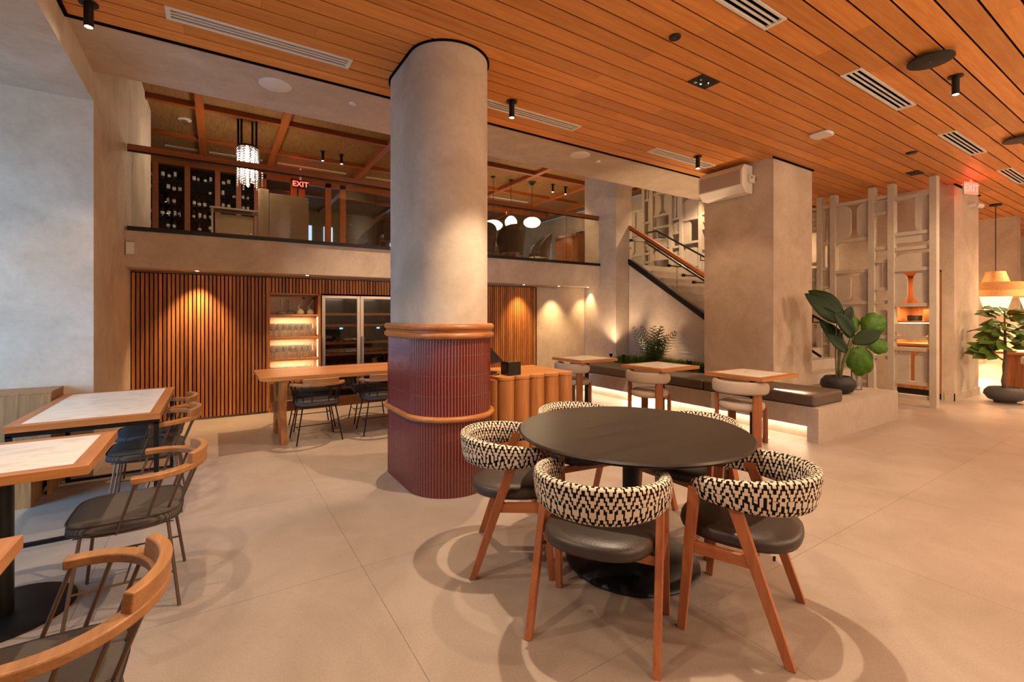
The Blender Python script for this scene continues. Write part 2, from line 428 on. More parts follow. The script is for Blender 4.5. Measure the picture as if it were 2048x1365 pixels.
# ---- timber ceiling
YE = 4.555; PW = 0.1635
ceiling = B(-0.95, 19, -3.6, YE, ZC+0.012, ZC+0.12).build('ceiling', 'gap_black', kind='structure')
VENTS = []
for i in range(4): VENTS.append((-0.30+2.57*i+(0.26 if i == 3 else 0), 1.29, 2))       # row index counted from the soffit edge
for i in range(6): VENTS.append((-0.36+2.57*i, 1.32, 16))
col_c = (1.693, 3.65, 4.13, 0.335)
def in_hole(x, y):
    return False
row = 0; y1 = YE-0.012
while y1 > -0.9:
    y0 = y1-PW
    cuts = sorted([(v[0], v[0]+v[1]) for v in VENTS if v[2] == row])
    x = -0.93; segs = []
    off = rnd.random()*2.2+0.4
    nxt = -0.93+off
    while x < 19:
        segs.append((x, min(nxt, 19))); x = nxt; nxt = x+3.4
    for (a, b) in segs:
        pieces = [(a, b)]
        for (c0, c1) in cuts:
            q = []
            for (p0, p1) in pieces:
                if c1 <= p0 or c0 >= p1: q.append((p0, p1)); continue
                if p0 < c0: q.append((p0, c0))
                if p1 > c1: q.append((c1, p1))
            pieces = q
        for (p0, p1) in pieces:
            if p1-p0 > 0.02:
                cbox('ceiling_plank', 'ceiling_oak', p0+0.0008, p1-0.0008, y0+0.011, y1-0.005, ZC, ZC+0.018, ceiling)
    y1 = y0; row += 1
far_planks = MB()
while y1 > -3.5:
    far_planks.box(-0.93, 19, y1-PW+0.011, y1-0.005, ZC, ZC+0.018); y1 -= PW
far_planks.build('ceiling_planks_behind', 'ceiling_oak', ceiling, kind='stuff')
def row_y(rw):
    b = YE-0.012-PW*rw
    return b-PW, b
# black shadow gap trims at the edges of the timber
cbox('trim_1', 'gap_black', XL, 12, YE-0.012, YE+0.012, ZC-0.012, ZC+0.05, kind='structure')
cbox('trim_2', 'gap_black', XL, XL+0.022, -3.6, YE, ZC-0.018, ZC+0.05, kind='structure')

# ---- plaster soffit, beam, walls
cbox('soffit_ceiling', 'plaster', XL-0.3, 10.3, YE+0.012, 5.50, ZC, ZT, kind='structure')
# left beam, the lower plaster ceiling behind it and the left wall
cbox('beam_left', 'plaster', XL-0.30, XL, -3.6, YW, 3.36, ZT, kind='structure')
cbox('ceiling_left', 'plaster', -4.6, XL-0.30, -3.6, YW, 3.36, 3.5, kind='structure')
cbox('wall_left', 'plaster', -4.6, XL, YW, 9.9, 0, ZT, kind='structure')
cbox('window_wall_left', 'plaster', -4.7, -4.6, -3.6, YW, 0, 0.45, kind='structure')
for k, y in enumerate((-1.6, 0.6, 2.8, 5.0)):
    cbox('window_%d' % (k+1), 'black_metal', -4.66, -4.60, y-0.03, y+0.03, 0.45, 3.36, kind='structure')
cbox('wall_front', 'plaster', -4.7, 19, -3.7, -3.6, 0, ZC+0.1, kind='structure')
# access hatch in the left ceiling
h = empty('access_hatch', (-1.75, 4.1, 3.36), label='plaster access hatch with narrow frame lines in the pale ceiling over the left tables', cat='hatch')
cbox('hatch_panel', 'plaster', -0.36, 0.30, -0.55, 0.58, -0.006, 0.0, h)
cbox('hatch_frame', 'plaster', 0.315, 0.35, -0.58, 0.62, -0.008, 0.0, h)

# ---- back wall under the mezzanine
YB = 7.67
wall_back = B(XL, 0.655, YB+0.03, YB+0.56, 0, 2.026).box(2.58, 6.84, YB+0.03, YB+0.56, 0, 2.026).box(0.655, 2.58, YB+0.03, YB+0.56, 1.77, 2.026).box(0.655, 2.58, YB+0.53, YB+0.56, 0, 1.77).build('wall_back', 'plaster', kind='structure')
sl_back = B(XL, 0.66, YB+0.012, YB+0.03, 0.02, 2.0).box(0.66, 3.3, YB+0.012, YB+0.03, 1.76, 2.0).box(3.3, 5.53, YB+0.012, YB+0.03, 0.02, 2.0).build('slat_backing', 'gap_black', wall_back)
SP = 0.0465
def slat(x0, z0, z1, dy=0.0):
    me = SL.get((z0, z1))
    if not me:
        me = SL[(z0, z1)] = B(0, SP*0.70, -0.012, 0.013, 0, z1-z0).mesh('slat', 'slat_oak')
    obj('slat', me, wall_back, (x0, YB+dy, z0))
SL = {}
x = XL+0.012; i = 0
while x < 0.64:
    slat(x, 0.03, 1.99, -0.012 if x > -0.19 else 0.0); x += SP
x = 0.665
while x < 3.3:
    slat(x, 1.77, 1.99); x += SP
while x < 5.5:
    slat(x, 0.03, 1.99); x += SP
cbox('baseboard_back', 'plaster', 5.54, 6.85, YB+0.01, YB+0.03, 0, 0.10, kind='structure')

# ---- mezzanine slab with plaster fascia
cbox('mezzanine_floor', 'plaster', XL, 7.30, 7.23, 16.5, 2.027, ZM, kind='structure')
cbox('fascia_channel', 'black_metal', XL+0.02, 6.84, 7.20, 7.32, ZM-0.001, ZM+0.05, kind='structure')
wall_left_return = cbox('wall_upper_left', 'plaster', -3.2, -3.1, 9.9, 12.4, ZM, ZT, kind='structure')
# timber grid ceiling of the mezzanine
mz = B(XL-3, 10.3, 5.5, 16.5, ZT, ZT+0.1).build('mezzanine_ceiling', 'weave', kind='structure')
for X in (-1.45, -0.21, 1.04, 2.95, 4.75, 6.55, 8.3, 9.62):
    cbox('ceiling_beam', 'rail_oak_y', X-0.06, X+0.06, 5.5, 16.4, ZT-0.09, ZT, mz)
for Y in (7.45, 9.15, 10.85, 12.5, 14.2):
    cbox('ceiling_beam', 'rail_oak', XL-2, 9.28, Y-0.05, Y+0.05, ZT-0.085, ZT, mz)
cbox('wall_upper_back', 'panel_beige', XL-3, 10.3, 16.4, 16.5, ZM, ZT, kind='structure')

# ---- square column beside the stair, big pillar, right pillars
cbox('column_stair', 'plaster', 6.84, 7.29, 6.75, 7.69, 0, ZT, kind='structure')
cbox('pillar_bench', 'plaster', 6.475, 7.555, 3.415, 4.485, 0, ZC, kind='structure')
cbox('trim_3', 'gap_black', 6.455, 7.575, 3.395, 3.42, ZC-0.02, ZC+0.02, kind='structure')
XR = 10.35
wall_right = MB().box(XR, XR+0.2, 3.32, 12.4, 0, ZT).box(XR, XR+0.2, 2.62, 3.32, 2.20, ZC).box(XR+0.75, XR+0.8, 2.62, 3.32, 0, 2.25)
wall_right.build('wall_right', 'plaster', kind='structure')
cbox('pillar_right', 'plaster', XR, 11.72, 2.50, 2.66, 0, ZC, kind='structure')
cbox('pillar_right_return', 'plaster', XR+0.8, 11.72, 2.66, 6.0, 0, ZC, kind='structure')
cbox('baseboard_right', 'plaster', XR-0.015, 11.74, 2.485, 2.50, 0, 0.13, kind='structure')
cbox('baseboard_nook', 'plaster', XR-0.015, XR, 2.485, 2.62, 0, 0.13, kind='structure')
cbox('trim_4', 'gap_black', XR-0.02, 11.74, 2.475, 2.50, ZC-0.02, ZC+0.02, kind='structure')
cbox('pillar_far', 'plaster', 14.8, 15.1, 2.55, 7.0, 0, ZC, kind='structure')
cbox('wall_far', 'plaster', 15.1, 19, 4.3, 4.4, 0, ZC, kind='structure')
cbox('wall_end', 'plaster', 18.9, 19, -3.6, 4.4, 0, ZC, kind='structure')
cbox('wall_far_back', 'plaster', 11.72, 14.8, 6.0, 6.1, 0, ZC, kind='structure')
cbox('wall_upper_side', 'plaster', XR, XR+0.1, 12.4, 16.5, ZM, ZT, kind='structure')
cbox('ceiling_right', 'plaster', 10.3, 19, YE+0.012, 7.0, ZC, ZC+0.1, kind='structure')

# ---- plaster column with tiled base and timber rings
def stadium(r, cx=1.693, ya=3.65, yb=4.13, n=28):
    pts = [(cx+r*math.cos(R(180)+PI*i/n), ya+r*math.sin(R(180)+PI*i/n)) for i in range(n+1)]
    pts += [(cx+r*math.cos(PI*i/n), yb+r*math.sin(PI*i/n)) for i in range(n+1)]
    return pts
def stadium_at(s_, r, cx=1.693, ya=3.65, yb=4.13):
    # point and outward angle at arc length s_, starting on the left side at ya and going round the front
    L1 = PI*r; L2 = yb-ya; s_ %= 2*(L1+L2)
    if s_ < L1: a = PI+s_/r; return (cx+r*math.cos(a), ya+r*math.sin(a), a)
    s_ -= L1
    if s_ < L2: return (cx+r, ya+s_, 0.0)
    s_ -= L2
    if s_ < L1: a = s_/r; return (cx+r*math.cos(a), yb+r*math.sin(a), a)
    s_ -= L1
    return (cx-r, yb-s_, PI)
clm = empty('plaster_column', (0,0,0), label='round-ended pale plaster column with burgundy tiled base and oak rings', cat='column')
MB().prism(stadium(0.335), 0, ZC).build('shaft', 'plaster', clm, smooth=30)
MB().prism(stadium(0.352), ZC-0.012, ZC+0.008).build('shadow_gap_ring', 'gap_black', clm)
MB().prism(stadium(0.3575), 0, 1.30).build('tile_bed', 'mortar', clm, smooth=30)
RT = 0.352; PER = 2*(PI*RT+0.48); NT = 126; TW = PER/NT; TH = 0.1605
def tile_mesh(hh):
    w2 = TW/2-0.0018; m = MB(); prof = []
    for k in range(6):
        a = PI*k/5; prof.append((math.sin(a)*0.0082+0.001, -w2*math.cos(a)))
    poly = [(0.0, -w2)]+prof+[(0.0, w2)]
    m.prism(poly, 0.0016, hh-0.0016, 'z')
    return m.mesh('glazed_tile', 'red_glaze', smooth=50)
rows = [0.622+0.016+TH*k for k in range(4)]+[0.60-TH*k for k in range(1, 5)]
rows = [(z, TH) for z in rows]
rows[-1] = (0.0, rows[-2][0])
meshes = {}
cand = []
for z, hh in rows:
    if hh not in meshes: meshes[hh] = tile_mesh(hh)
    for k in range(NT):
        x, y, a = stadium_at((k+0.5)*TW, RT)
        vis = -(x*math.cos(a)+y*math.sin(a))/math.hypot(x, y)
        cand.append((vis, x, y, a, z, hh))
cand.sort(key=lambda c: -c[0])
rest = MB()
for n_, (vis, x, y, a, z, hh) in enumerate(cand):
    if n_ < 300:
        obj('glazed_tile', meshes[hh], clm, (x, y, z), (0, 0, a))
    else:
        me = meshes[hh]; M_ = Matrix.Translation((x, y, z)) @ Matrix.Rotation(a, 4, 'Z')
        rest.add([M_ @ v.co for v in me.vertices], [tuple(p.vertices) for p in me.polygons])
rest.build('glazed_tiles_rest', 'red_glaze', clm, smooth=50, kind='stuff')
def ring(r, z, rad, name):
    pts = [(x, y, z) for x, y in stadium(r, n=20)]
    pts = [p for i, p in enumerate(pts) if i == 0 or (Vector(p)-Vector(pts[i-1])).length > 1e-4]
    MB().tube(pts, rad, 10, True).build(name, 'ring_oak', clm, smooth=60)
ring(0.365, 1.345, 0.028, 'oak_ring'); ring(0.365, 1.277, 0.028, 'oak_ring'); ring(0.352, 1.312, 0.022, 'oak_ring')
ring(0.372, 0.619, 0.024, 'oak_ring')

# ---- staircase rising away from the camera along the lattice
st = empty('staircase', (0,0,0), label='stone staircase rising behind the bench pillar to the mezzanine', cat='staircase', kind='structure')
TAN = math.tan(R(32.7))
def str_z(y): return 1.508+(y-5.054)*TAN        # top of the black stringer
Y0 = 3.50; run = 0.2575; rise = run*TAN
for k in range(13):
    y0 = Y0+run*k
    zt = min(str_z(y0+run)-0.16, ZM)
    cbox('step', 'bench_stone', 7.57 if y0 < 4.49 else 7.31, 9.30, y0, min(y0+run+0.02, 7.2), max(zt-rise-0.20, 0), zt, st)
cbox('landing', 'bench_stone', 7.31, 9.30, Y0+run*13, 12.3, ZM-0.2, ZM, st)
MB().prism([(4.49, 0), (6.74, 0), (6.74, str_z(6.74)-0.11), (4.49, str_z(4.49)-0.11)], 7.20, 7.29, 'x').build('stair_wall', 'plaster', st)
MB().prism([(4.49, str_z(4.49)-0.11), (6.745, str_z(6.745)-0.11), (6.745, str_z(6.745)), (4.49, str_z(4.49))], 7.18, 7.30, 'x').build('stringer', 'black_metal', st)
for (ya, yb) in ((4.49, 5.59), (5.60, 6.74)):
    MB().prism([(ya, str_z(ya)), (yb, str_z(yb)), (yb, str_z(yb)+0.63), (ya, str_z(ya)+0.63)], 7.235, 7.25, 'x').build('glass_panel', 'clear_glass', st)
def slope_bar(y0, y1, dz0, dz1, x0, x1, name, mat, parent):
    ym = (y0+y1)/2
    return MB().prism([(y0-ym, str_z(y0)+dz0), (y1-ym, str_z(y1)+dz0), (y1-ym, str_z(y1)+dz1), (y0-ym, str_z(y0)+dz1)], x0-7.24, x1-7.24, 'x').build(name, mat, parent, (7.24, ym, 0), bevel=0.004)
slope_bar(4.49, 6.745, 0.60, 0.632, 7.22, 7.265, 'rail_channel', 'black_metal', st)
slope_bar(4.49, 6.745, 0.632, 0.70, 7.205, 7.28, 'handrail', 'rail_oak_y', st)
def rod_rail(x, y0, y1, dz, name):
    hr = MB().tube([(x, y0, str_z(y0)+dz), (x, y1, str_z(y1)+dz)], 0.02, 8)
    return hr.build(name, 'black_metal', st, smooth=40)
# round rail fixed inside the glass, and one on the lattice side
rod_rail(7.62, 3.32, 6.6, 0.42, 'inner_rail')
in_z = lambda y: 3.42+(y-7.586)*math.tan(R(30.4))
MB().tube([(9.1, 3.75, in_z(3.75)+0.05), (9.1, 7.62, in_z(7.62)+0.05), (9.1, 7.9, in_z(7.62)+0.05)], 0.022, 8).build('wall_rail', 'black_metal', st, smooth=40)
for y in (4.1, 5.3, 6.4, 7.55):
    MB().tube([(9.1, y, in_z(y)+0.03), (9.1, y, in_z(y)-0.07), (9.36, y, in_z(y)-0.07)], 0.012, 6).lathe([(0.03, 0), (0.03, 0.0)], 8, (9.1, y, in_z(y)-0.07)).build('rail_bracket', 'black_metal', st)
for y in (5.2, 5.42, 5.74, 6.68):
    b_ = MB().tube([(7.26, y, str_z(y)+0.42), (7.60, y, str_z(y)+0.42)], 0.012, 6)
    b_.tube([(7.18, y, str_z(y)+0.42), (7.232, y, str_z(y)+0.42)], 0.028, 10)
    b_.build('rail_clamp', 'black_metal', st)

# ---- pierced plaster lattice screen
XS = 9.40
lat = empty('lattice_screen', (XS, 2.5, 0), label='tall pale pierced lattice screen of posts, rails and curved panels', cat='screen')
def lbox(name, y0, y1, z0, z1, th=0.10):
    return MB().prism([(y0, z0), (y1, z0), (y1, z1), (y0, z1)], -th/2, th/2, 'x').build(name, 'lattice_paint', lat)
def lpoly(pts, th=0.04):
    return MB().prism(pts, -th/2, th/2, 'x').build('panel', 'lattice_paint', lat, smooth=35)
def qcorner(y, z, r, sy, sz, n=7):
    # concave-side fillet piece that fills the corner (y,z) with a quarter arc
    pts = [(y, z)]
    for i in range(n+1):
        a = PI/2*i/n
        pts.append((y+sy*(r-r*math.sin(a)), z+sz*(r-r*math.cos(a))))
    return pts
def motif(kind, y0, y1, z0, z1, flip):
    wd, hh = y1-y0, z1-z0; r = min(wd*0.36, hh*0.40, 0.13)
    if kind == 'pair':
        g = wd*0.09; c = (y0+y1)/2 + (0.06*wd if flip else -0.04*wd)
        lpoly(roundrect(y0, c-g, z0, z1, [0, r, r, 0])); lpoly(roundrect(c+g, y1, z0, z1, [r, 0, 0, r]))
    elif kind == 'pair_top':
        g = wd*0.07; c = (y0+y1)/2
        lpoly(roundrect(y0, c-g, z0, z1, [0, 0, r, 0] if flip else [0, r, 0, 0])); lpoly(roundrect(c+g, y1, z0, z1, [0, 0, r, 0]))
    elif kind == 'dome':
        lpoly(roundrect(y0, y1, z0, z0+hh*0.8, [0, 0, r, r*0.2] if flip else [0, 0, r, r]))
    elif kind == 'cup':
        lpoly(roundrect(y0, y1, z0+hh*0.35, z1, [r, 0, 0, 0] if flip else [r*0.2, r, 0, 0]))
    elif kind == 'half':
        c = y0+wd*(0.42 if flip else 0.55)
        lpoly(roundrect(y0, c, z0, z1, [0, r*0.6, 0, 0]) if flip else roundrect(c, y1, z0, z1, [0, 0, 0, r*0.6]))
    elif kind == 'corner':
        for (yy, zz, sy, sz) in ((y0, z0, 1, 1), (y1, z0, -1, 1), (y1, z1, -1, -1), (y0, z1, 1, -1)):
            if flip and sz > 0: continue
            lpoly(qcorner(yy, zz, r*0.8, sy, sz))
    elif kind == 'solid':
        lpoly([(y0, z0), (y1, z0), (y1, z1), (y0, z1)])
posts = [2.50, 3.03, 3.30, 3.88, 4.10, 4.66, 4.95, 5.50, 5.76, 6.30, 6.58, 7.10, 7.40, 7.98, 8.25, 8.80]
PWD = 0.085
lr = random.Random(11)
for i, p in enumerate(posts):
    top = ZC-0.03 if p < 5.52 else ZT
    lbox('post', p-2.5-PWD/2, p-2.5+PWD/2, 0, top, 0.14)
    if i == len(posts)-1: break
    a, b = p-2.5+PWD/2, posts[i+1]-2.5-PWD/2
    top = 3.40 if p < 5.52 else ZT-0.03
    if i == 0:
        zs = [(0.135, None), (0.35, 'half'), (0.89, 'pair_top'), (1.07, None), (1.60, 'cupc'), (2.17, 'pair'), (2.51, 'dome'), (2.75, 'cup'), (3.335, 'half')]
        lo = 0.135
        for (z, kd) in zs:
            lbox('rail', a, b, z-0.028, z+0.028)
            if kd == 'cupc':
                lpoly(roundrect(a, b, 1.10, 1.30, [0.1, 0.1, 0, 0])); 
            elif kd and kd != 'half' or (kd == 'half' and z > 3):
                motif(kd, a, b, lo+0.028, z-0.028, True)
            lo = z
        continue
    z = 0.10+lr.random()*0.12; zl = z
    lbox('rail', a, b, z-0.028, z+0.028)
    prev = None
    while True:
        step = lr.choice([0.20, 0.30, 0.42, 0.55, 0.62]) if b-a > 0.3 else lr.choice([0.22, 0.34, 0.46, 0.58])
        z = zl+step
        if z > top-0.18: z = top
        lbox('rail', a, b, z-0.028, z+0.028)
        ch = ['pair', 'pair_top', 'half', 'corner', 'dome'] if step > 0.35 else ['dome', 'cup', 'solid', 'corner', None]
        kd = lr.choice([c for c in ch if c != prev]); prev = kd
        if kd: motif(kd, a, b, zl+0.028, z-0.028, lr.random() < 0.5)
        zl = z
        if z >= top-0.01: break

# ---- glass balustrade of the mezzanine
bal = empty('glass_balustrade', (0, 7.27, ZM), label='glass balustrade with oak handrail along the mezzanine edge', cat='balustrade')
gx = [-0.86, 1.15, 2.55, 3.95, 4.42, 6.07, 6.83]
gx = [-0.86, 0.55, 2.13, 3.15, 4.55, 5.98, 6.83]
for a, b in zip(gx[:-1], gx[1:]):
    cbox('glass_panel', 'clear_glass', a+0.006, b-0.006, -0.007, 0.007, 0.04, 0.99, bal)
cbox('handrail', 'rail_oak', -0.90, 6.84, -0.035, 0.035, 0.985, 1.055, bal, bevel=0.006)
cbox('rail_channel', 'black_metal', -0.90, 6.84, -0.012, 0.012, 0.968, 0.986, bal)

# ================================================================ FURNITURE
# ---- round table
RTC = (2.07, 1.92)
t = empty('round_dining_table', (RTC[0], RTC[1], 0), label='large round black oak dining table on a black trumpet pedestal', cat='table')
MB().lathe([(0.0, 0.735), (0.60, 0.735), (0.655, 0.755), (0.665, 0.766), (0.655, 0.775), (0.0, 0.775)], 72).build('table_top', 'black_oak', t, smooth=40)
MB().lathe([(0.0, 0.0), (0.375, 0.0), (0.382, 0.012), (0.37, 0.028), (0.25, 0.05), (0.12, 0.085), (0.065, 0.14), (0.05, 0.25), (0.05, 0.60), (0.075, 0.70), (0.20, 0.735), (0.0, 0.736)], 56).build('pedestal', 'black_metal', t, smooth=50)

# ---- zigzag armchairs
def zz_band():
    m = MB(); n = 18; T = R(122); N = 48
    uvs = []; rings = []; L = 0; prev = None
    per_v = []
    for i in range(N+1):
        s_ = -1+2*i/N; a = s_*T
        k = abs(s_)
        x = 0.284*math.sin(a); y = -0.300*math.cos(a)-0.015
        hgt = 0.165*(1-k**2.2)+0.085*k**2.2
        th = 0.052+0.014*k
        top = 0.752-0.042*k**2
        c = Vector((x, y, top-hgt/2)); 
        if prev is not None: L += (c-prev).length
        prev = c
        nrm = Vector((math.sin(a)/0.284, -math.cos(a)/0.300, 0)).normalized()
        lean = 0.16*(1-k)          # the back leans outwards at the top
        sc = 1.0
        if i in (0, N): sc = 0.55
        elif i in (1, N-1): sc = 0.9
        v = 0; ring_ = []; pv = None
        for q in range(n):
            b = 2*PI*q/n
            e = lambda z_: math.copysign(abs(z_)**0.62, z_)
            ox = e(math.cos(b))*th/2*sc; oz = e(math.sin(b))*hgt/2*sc
            p = c+nrm*(ox+oz*lean)+Vector((0, 0, oz)); ring_.append(p)
            if pv is not None: v += (p-pv).length
            pv = p; per_v.append((L, v))
        rings.append(ring_)
    vs = [p for r_ in rings for p in r_]; fs = []; fuv = []
    for i in range(N):
        for q in range(n):
            q2 = (q+1) % n
            fs.append((i*n+q, i*n+q2, (i+1)*n+q2, (i+1)*n+q))
            a0, a1 = per_v[i*n+q], per_v[(i+1)*n+q]
            b0 = per_v[i*n+q2] if q2 else (a0[0], a0[1]+0.02); b1 = per_v[(i+1)*n+q2] if q2 else (a1[0], a1[1]+0.02)
            fuv.append((a0, b0, b1, a1))
    fs += [tuple(range(n)), tuple(N*n+k for k in range(n-1, -1, -1))]
    fuv += [[(p.x, p.z) for p in rings[0]], [(p.x, p.z) for p in reversed(rings[-1])]]
    me = bpy.data.meshes.new('back_band'); me.from_pydata([tuple(p) for p in vs], [], fs)
    ul = me.uv_layers.new(name='UVMap')
    for p, uv in zip(me.polygons, fuv):
        for li, c in zip(p.loop_indices, uv): ul.data[li].uv = c
    me.flip_normals() if me.polygons[5].normal.dot(vs[me.polygons[5].vertices[0]]-Vector((0, 0, 0.7))) < 0 and False else None
    me.materials.append(MATS['zigzag_fabric']); me.shade_smooth()
    return me
def make_zz():
    r = empty('zigzag_armchair', cat='chair', group='zigzag armchairs round the black table')
    obj('back_band', zz_band(), r)
    for s_ in (-1, 1):
        MB().bar((s_*0.272, 0.190, 0), (s_*0.268, 0.135, 0.650), 0.030, 0.036, 0.034, 0.050).build('leg', 'beech_z', r, bevel=0.003)
        MB().bar((s_*0.275, -0.245, 0), (s_*0.268, -0.02, 0.650), 0.030, 0.038, 0.034, 0.056).build('leg', 'beech_z', r, bevel=0.003)
        B(s_*0.268-0.017, s_*0.268+0.017, -0.05, 0.16, 0.632, 0.668).build('arm_rail', 'beech_y', r, bevel=0.003)
        B(s_*0.268-0.014, s_*0.268+0.014, -0.10, 0.17, 0.365, 0.415).build('side_rail', 'beech_y', r, bevel=0.002)
    B(-0.262, 0.262, 0.145, 0.172, 0.375, 0.415).box(-0.262, 0.262, -0.115, -0.09, 0.375, 0.415).build('cross_rail', 'beech_y', r)
    # padded seat
    m = MB(); n = 36
    def rr(a, k):
        e = 0.78; c, s2 = math.cos(a), math.sin(a)
        return (0.255*k*math.copysign(abs(c)**e, c), 0.265*k*math.copysign(abs(s2)**e, s2)-0.01)
    prof = [(0.90, 0.415), (0.97, 0.425), (1.0, 0.445), (0.985, 0.468), (0.93, 0.482), (0.7, 0.490), (0.35, 0.492), (0.001, 0.492)]
    vs = []; fs = []
    for k, z in prof:
        for q in range(n):
            x, y = rr(2*PI*q/n, k); vs.append((x, y, z))
    for i in range(len(prof)-1):
        for q in range(n): fs.append((i*n+q, i*n+(q+1) % n, (i+1)*n+(q+1) % n, (i+1)*n+q))
    fs.append(tuple(range(n-1, -1, -1)))
    m.add(vs, fs); m.build('seat', 'leather', r, smooth=60)
    B(-0.235, -0.215, -0.185, -0.175, 0.405, 0.418).build('fabric_tag', 'black', r)
    return r
proto = make_zz()
ZZ = [((2.14, 1.30), (-0.367, 0.93), 'zigzag-backed beech armchair at the round table, opposite the fluted oak counter'),
      ((1.535, 1.605), (0.83, 0.55), 'zigzag-backed beech armchair at the round table, opposite the stone bench'),
      ((1.545, 2.340), (0.83, -0.56), 'zigzag-backed beech armchair between the round table and the red tiled column'),
      ((2.26, 2.57), (-0.14, -1.0), 'zigzag-backed beech armchair between the round table and the fluted oak counter'),
      ((2.63, 1.95), (-1.0, -0.02), 'zigzag-backed beech armchair on the bench side of the round table')]
for i, (c, d, lb) in enumerate(ZZ):
    rz = math.atan2(d[1], d[0])-PI/2
    if i == 0: proto.location = (c[0], c[1], 0); proto.rotation_euler = (0, 0, rz); proto['label'] = lb
    else: copy_tree(proto, (c[0], c[1], 0), rz, lb)

# ---- wire chairs with bent oak arms
def make_wire(metal, nm):
    r = empty('wire_armchair', cat='chair', group=nm)
    # bent timber: slim arms and a taller back piece
    def arc(t0, t1, N, z0, hgt, wid, name, lift=0.0):
        m = MB(); vs = []; fs = []
        for i in range(N+1):
            a = R(t0+(t1-t0)*i/N)
            k = abs(math.degrees(a))/100
            cx_, cy_ = 0.275*math.sin(a), -0.235*math.cos(a)-0.07
            if abs(math.degrees(a)) > 88: 
                ex = (abs(math.degrees(a))-88)/12*0.04
                cx_ = 0.275*math.copysign(1, a); cy_ = -0.07+ex
            nx, ny = math.sin(a), -math.cos(a)
            if abs(math.degrees(a)) > 88: nx, ny = math.copysign(1, a), 0
            w_ = wid; zb = z0-0.006*k
            for (o, zz) in ((-w_/2, zb), (w_/2, zb), (w_/2+lift, zb+hgt), (-w_/2+lift, zb+hgt)):
                vs.append((cx_+nx*o, cy_+ny*o, zz))
        for i in range(N):
            for q in range(4): fs.append((i*4+q, i*4+(q+1) % 4, (i+1)*4+(q+1) % 4, (i+1)*4+q))
        fs += [(3, 2, 1, 0), tuple(N*4+q for q in range(4))]
        return m.add(vs, fs).build(name, 'chair_oak', r, bevel=0.005, smooth=40)
    arc(-100, 100, 40, 0.654, 0.030, 0.048, 'arm')
    arc(-40, 40, 20, 0.657, 0.082, 0.034, 'backrest', 0.012)
    # seat ring and spindles
    ringp = []
    for q in range(28):
        a = 2*PI*q/28; c, s2 = math.cos(a), math.sin(a)
        ringp.append((0.215*math.copysign(abs(c)**0.7, c), 0.205*math.copysign(abs(s2)**0.7, s2), 0.408))
    sf = MB().tube(ringp, 0.006, 6, True)
    for k in range(-4, 5): sf.tube([(k*0.045, -0.19, 0.405), (k*0.045, 0.19, 0.405)], 0.003, 5)
    sf.build('seat_frame', metal, r, smooth=40)
    for a in (-97, -70, -46, -22, 22, 46, 70, 97):
        ra = R(a); 
        top = (0.275*math.sin(ra), -0.235*math.cos(ra)-0.07, 0.660) if abs(a) < 88 else (0.275*math.copysign(1, a), -0.05, 0.658)
        k = 0.80 if abs(a) < 88 else 0.82
        bot = (0.222*math.sin(ra) if abs(a) < 88 else 0.222*math.copysign(1, a), (-0.205*math.cos(ra)) if abs(a) < 88 else 0.03, 0.405)
        MB().tube([bot, top], 0.0065, 6).build('spindle', metal, r, smooth=40)
    for sx in (-1, 1):
        for sy in (-1, 1):
            MB().tube([(sx*0.175, sy*0.165, 0.41), (sx*0.245, sy*0.215, 0.0)], [0.008, 0.008], 7).build('leg', metal, r, smooth=40)
    k = 0.6
    sx_, sy_ = 0.175+0.07*k, 0.165+0.05*k; zz = 0.41*(1-k)
    MB().tube([(-sx_, -sy_, zz), (-sx_, sy_, zz)], 0.005, 6).tube([(sx_, -sy_, zz), (sx_, sy_, zz)], 0.005, 6).tube([(-sx_, 0, zz), (sx_, 0, zz)], 0.005, 6).build('stretcher', metal, r)
    # cushion
    def cush(prof, name, mat):
        vs = []; fs = []; n = 40
        for kx, z in prof:
            for q in range(n):
                a = 2*PI*q/n; c, s2 = math.cos(a), math.sin(a)
                vs.append((0.232*kx*math.copysign(abs(c)**0.45, c), 0.225*kx*math.copysign(abs(s2)**0.45, s2)+0.005, z))
        for i in range(len(prof)-1):
            for q in range(n): fs.append((i*n+q, i*n+(q+1) % n, (i+1)*n+(q+1) % n, (i+1)*n+q))
        fs.append(tuple(range(n-1, -1, -1)))
        return MB().add(vs, fs).build(name, mat, r, smooth=70)
    cu = cush([(0.93, 0.415), (0.985, 0.422), (1.0, 0.44), (0.985, 0.462), (0.94, 0.472), (0.6, 0.480), (0.001, 0.482)], 'cushion', 'cushion_fabric')
    pp = []
    for zz_ in (0.466, 0.424):
        pts = []
        for q in range(40):
            a = 2*PI*q/40; c, s2 = math.cos(a), math.sin(a)
            pts.append((0.230*math.copysign(abs(c)**0.45, c), 0.223*math.copysign(abs(s2)**0.45, s2)+0.005, zz_))
        MB().tube(pts, 0.0035, 5, True).build('piping', 'cushion_piping', cu)
    return r
wc = make_wire('bronze_rod', 'oak and wire armchairs by the left tables')
LC = [((-0.365, 3.08), 90, 'oak-armed wire chair with striped charcoal cushion at the round-based pedestal table'),
      ((-0.44, 1.72), 88, 'oak-armed wire chair with charcoal cushion at the stone table farthest from slatted wall'),
      ((-0.42, 4.395), 90, 'oak-armed wire chair at the metal-framed table, next to the pedestal table'),
      ((-0.46, 5.02), 90, 'oak-armed wire chair at the metal-framed table, next to the slatted wall')]
for i, (c, rz, lb) in enumerate(LC):
    if i == 0: wc.location = (c[0], c[1], 0); wc.rotation_euler = (0, 0, R(rz)); wc['label'] = lb
    else: copy_tree(wc, (c[0], c[1], 0), R(rz), lb)
wd_ = make_wire('dark_rod', 'wire chairs at the long oak table')
